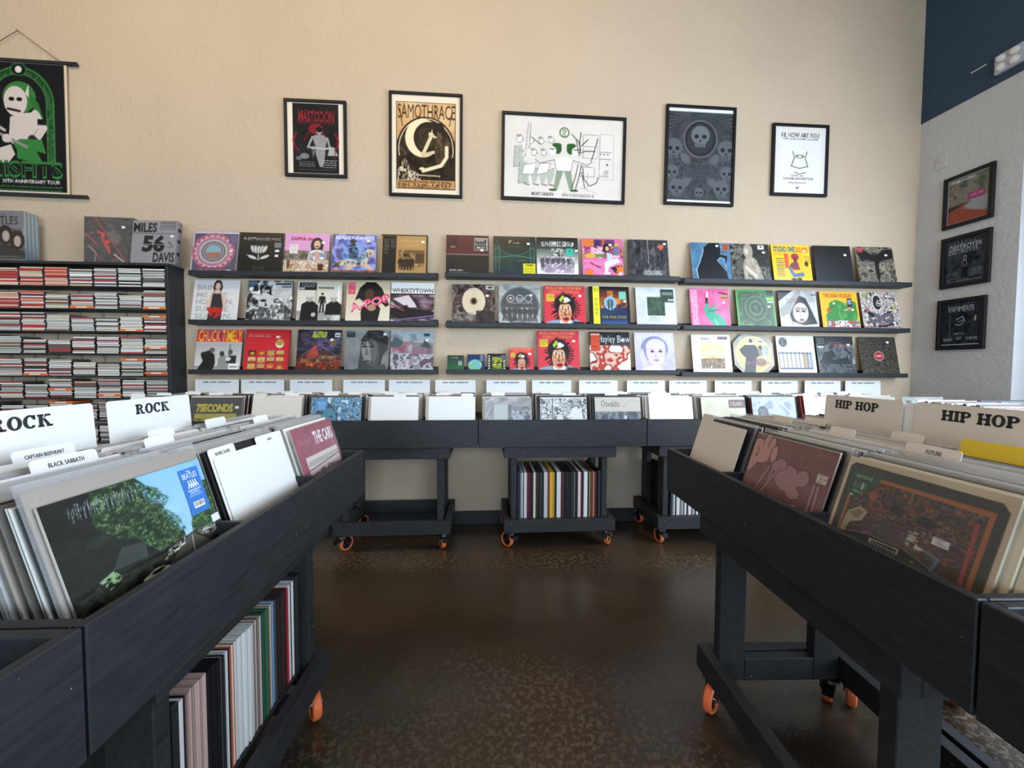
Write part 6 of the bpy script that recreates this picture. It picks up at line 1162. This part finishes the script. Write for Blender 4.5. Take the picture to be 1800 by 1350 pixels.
cl = [('e0e0e0', .006), ('d8d8da', .006), ('1a1a1c', .006)] + [('c8a8a0' if i % 3 else 'a88880', .0055) for i in range(9)] + [('17181a', .006)] * 6 + [('8a8a8a', .004), ('2a2a2c', .005), ('b8b8b8', .006), ('d8d8d8', .006), ('1c1c1c', .004), ('b05a38', .005), ('e0dcd4', .006), ('c0603c', .004)] + [('dcdcd8', .0055), ('c8c8c6', .005), ('e4e2de', .0055)] * 4 + [('8a7a74', .005), ('c8b8b0', .005), ('6a5a54', .004)] * 2 + [('2a5a44', .006), ('1f4a38', .006), ('3a6a50', .006), ('2a5240', .005)] + [('c8bca0', .005), ('8a6a4a', .004), ('d8d0c0', .005), ('6a86a4', .007), ('a8c0d0', .006), ('48586a', .005)] + [('3a2a28', .006), ('2c2220', .006)] * 4 + [('5a1c24', .004), ('c8283c', .003), ('e0e0de', .009), ('d8d8d4', .006), ('2a2a2a', .003), ('e4e4e2', .01), ('c8c8c4', .005)]
store(LEFT, .278, .80, .118, 'open black box of colourful spine-out records on the left cart', 'near end of the left cart box', 'spine-out records on the left cart', cl, 3)

# ------------------------------------------------------------------ the disc rack
ur = WALL.hit(327, 600, 0)[0]; _, zt = WALL.hit(298, 463, -.15); RD = .15; NC = 9; PT = .1555; ul = ur - .018 - NC * PT - .018
rk = thing('disc_rack', WALL.at(ur, 0, 0), 'wide black rack of stacked compact discs against the back wall, left', 'rack'); Wd = ul - ur
def rp(name, *b, m=MW): return put(name, B().box(*b, c=.0015).mesh(name, m), ID, rk)
rp('side_panel', -.018, -RD, 0, 0, -.001, zt - .019); rp('side_panel', Wd, -RD, 0, Wd + .018, -.001, zt - .019); rp('top_panel', Wd, -RD - .004, zt - .018, .004, -.001, zt)
SH = [zt - .018 - .152 * (i + 1) for i in range(12)]
for z in SH: rp('shelf_board', Wd + .019, -RD, z, -.019, -.001, z + .010)
PEG = B().tube([(0, 0, 0), (0, 0, .14)], .0035, 6).mesh('peg', MDOWEL)
for r in range(8):
    for c in range(NC): put('divider_peg', PEG, Matrix.Translation((-.018 - PT * (c + .5) + .012, -.012, SH[r] + .0105)), rk)
for x in (-1.02, -.75):
    put('top_peg', B().tube([(x, -.06, zt - .001), (x, -.06, zt + .022)], .005, 8).mesh('peg', MW), ID, rk)
CASE = B().box(-.071, 0, 0, .071, .124, .0086, c=.0004).mesh('case', mat('clear_black_case', (.09, .09, .095), rough=.15, coat=.5))
CASE.materials.append(MGLOSS)
for p in CASE.polygons: p.material_index = 1 if p.normal.y < -.9 else 0
TABM = B().box(-.075, -.004, 0, .075, .12, .0155, c=.001).mesh('index', mat('orange_card', (.80, .17, .04), rough=.5))
LBL = B().box(-.034, -.0050, .004, .034, -.004, .0115).mesh('label', MSTICK)
orange = {(1, 0): 0, (1, 3): 0, (2, 0): 99, (2, 1): 0, (3, 0): 3, (4, 7): 99, (4, 5): 0, (4, 1): 99, (4, 0): 1, (5, 4): 5, (5, 2): 1, (6, 4): 99}
ORD = ('top', 'second', 'third', 'fourth', 'fifth', 'sixth', 'seventh', 'eighth', 'ninth')
greys = [hx(c) for c in ('f0eeea', 'dcd8d2', 'ffffff', '3a3836', 'a8a6a2', 'c8c4bc', '6a6a6c', 'ded4b0', '8a6a68', 'c0ccc0', 'f4ecdc', 'e8e8e8', 'b84a50', 'f8f8f4')]
reds = [hx(c) for c in ('e0604c', 'f0a090', 'd04440', 'f8d0b8', 'd05060', 'fce4d0', 'a84048', 'f0b090')]
rs = random.Random(9); ncd = 0; rest = B(); rcol = []
for r in range(8):
    for c in range(NC):
        n = rs.choice((11, 12, 12)) if r == 0 else rs.choice((9, 10, 11, 11, 12)); x = -.018 - PT * (c + .5); z = SH[r] + .0102; ot = orange.get((r, c)); red = (r == 0 and c >= 4) or (r == 1 and c >= 5) or (r == 2 and c >= 5 and c % 2)
        if ot == 99: n -= 1
        single = ncd < 300 and not (r > 3)
        for i in range(n + 1):
            if (ot is not None) and (i == ot or (ot == 99 and i == n)):
                o = put('index_card', TABM, WALL.M @ Matrix.Translation((ur + x, -RD + .005, z)))
                tag(o, 'orange index card in the ' + ORD[c] + ' stack from the right, ' + ORD[r] + ' tier of the disc rack', 'divider'); put('label', LBL, ID, o); z += .0157; continue
            if i == n: break
            col = rs.choice(reds if red and rs.random() < .8 else greys); jx, jy = rs.uniform(-.003, .003), rs.uniform(-.004, .004); rz = rs.uniform(-.02, .02)
            M = Matrix.Translation((ur + x + jx * .6, -RD + .006 + jy, z)) @ Matrix.Rotation(rz, 4, 'Z')
            if ncd < 300 and single:
                o = put('disc_case', CASE, WALL.M @ M, color=tuple(lin(col))); ncd += 1
                tag(o, nth(i) + ' disc case from the bottom, ' + ORD[c] + ' stack from the right, ' + ORD[r] + ' tier', 'disc', 'discs in stack ' + ORD[c] + ' from the right, ' + ORD[r] + ' tier')
            else:
                rest.box(-.071, .0012, 0, .071, .124, .0086, M=M); rcol += [(.05, .05, .055)] * 8; rest.box(-.0695, 0, .0008, .0695, .0011, .0080, M=M); rcol += [tuple(lin(col))] * 8
            z += .0103
me = rest.mesh('discs', MGLOSS.copy()); m_ = me.materials[0]; nt = m_.node_tree; n_ = nt.nodes.new('ShaderNodeVertexColor'); n_.layer_name = 'print'; L(nt, n_.outputs['Color'], nt.nodes['Principled BSDF'].inputs['Base Color'])
at = me.color_attributes.new('print', 'FLOAT_COLOR', 'POINT'); at.data.foreach_set('color', np.array([(*c, 1) for c in rcol], np.float32).ravel())
tag(put('disc_stacks', me, WALL.M), 'remaining stacks of compact disc cases in the lower tiers of the rack', 'discs', None, 'stuff')
# on top of the rack
def topbox(px0, px1, hgt, th, art, label, edge, lean=0.0, v=-.12, rz=0, name='box_set', side=None, n=1, grp=None):
    (ua, _), (ub, _) = WALL.hit(px0, 460, v), WALL.hit(px1, 460, v)
    for i in range(n):
        o = put(name, art_mesh('box', art.out(), ub - ua, hgt, th, edge, MART), WALL.at((ua + ub) / 2, v, zt + .001, rz=rz, lean=lean) @ Matrix.Translation((0, i * (th + .001), 0)))
        tag(o, label[i] if isinstance(label, list) else label, 'box' if name == 'box_set' else 'record', grp)
    return o
be = b_beatles()
for i in range(4):
    (ua, _), (ub, _) = WALL.hit(-18, 458, -.135), WALL.hit(46, 458, -.135)
    o = put('box_set', art_mesh('box', be.out() if i == 0 else K(8, '77767c').out(), .315, .33, .021, '9fb0bc', MART), WALL.at(WALL.hit(45, 458, -.135)[0] - .157, -.135 + i * .0225, zt + .001))
    tag(o, ['grey box set with a group portrait, frontmost above the disc rack', 'second of the grey slipcases behind the group portrait', 'third of the grey slipcases behind the group portrait', 'rearmost grey slipcase of the four above the disc rack'][i], 'box')
br = b_red()
for i in range(5):
    o = put('record_album', art_mesh('cover', br.out() if i == 0 else K(6, '3a3636').out(), .31, .316, .0085, '6a7070', MART), WALL.at(WALL.hit(148, 460, -.12)[0] + .155, -.118 + i * .0095, zt + .001, rz=R(2), lean=R(3)))
    tag(o, 'red and black streaked cover, front of the pile above the rack' if i == 0 else nth(i - 1) + ' sleeve behind the red and black streaked cover', 'record', None if i == 0 else 'sleeves behind the red and black streaked cover')
    if i == 0: put('price_sticker', STK, Matrix.Translation((.09, -.0005, .25)), o); put('plastic_sleeve', B().box(-.158, -.002, 0, .16, -.001, .325).mesh('sl', MCLEAR), ID, o)
(ua, _), (ub, _) = WALL.hit(230, 462, -.13), WALL.hit(306, 462, -.13)
o = put('box_set', art_mesh('box', b_miles().out(), .295, .300, .045, '8f8c92', MART), WALL.at((ua + ub) / 2 + .012, -.147, zt + .001, lean=R(7), rz=R(-2)))
tag(o, 'grey box set with big black numerals at the right of the rack top', 'box'); put('price_sticker', STK, Matrix.Translation((.118, -.0005, .19)), o)
for i, h in enumerate((.07, .16, .24)): put('side_dot', B().lathe([(0, 0), (.014, 0), (.014, .0008), (0, .0008)], 16, Matrix.Translation((.1477, .024, h)) @ Matrix.Rotation(R(90), 4, 'Y')).mesh('dot', MINK), ID, o)
bpy.context.view_layer.update()
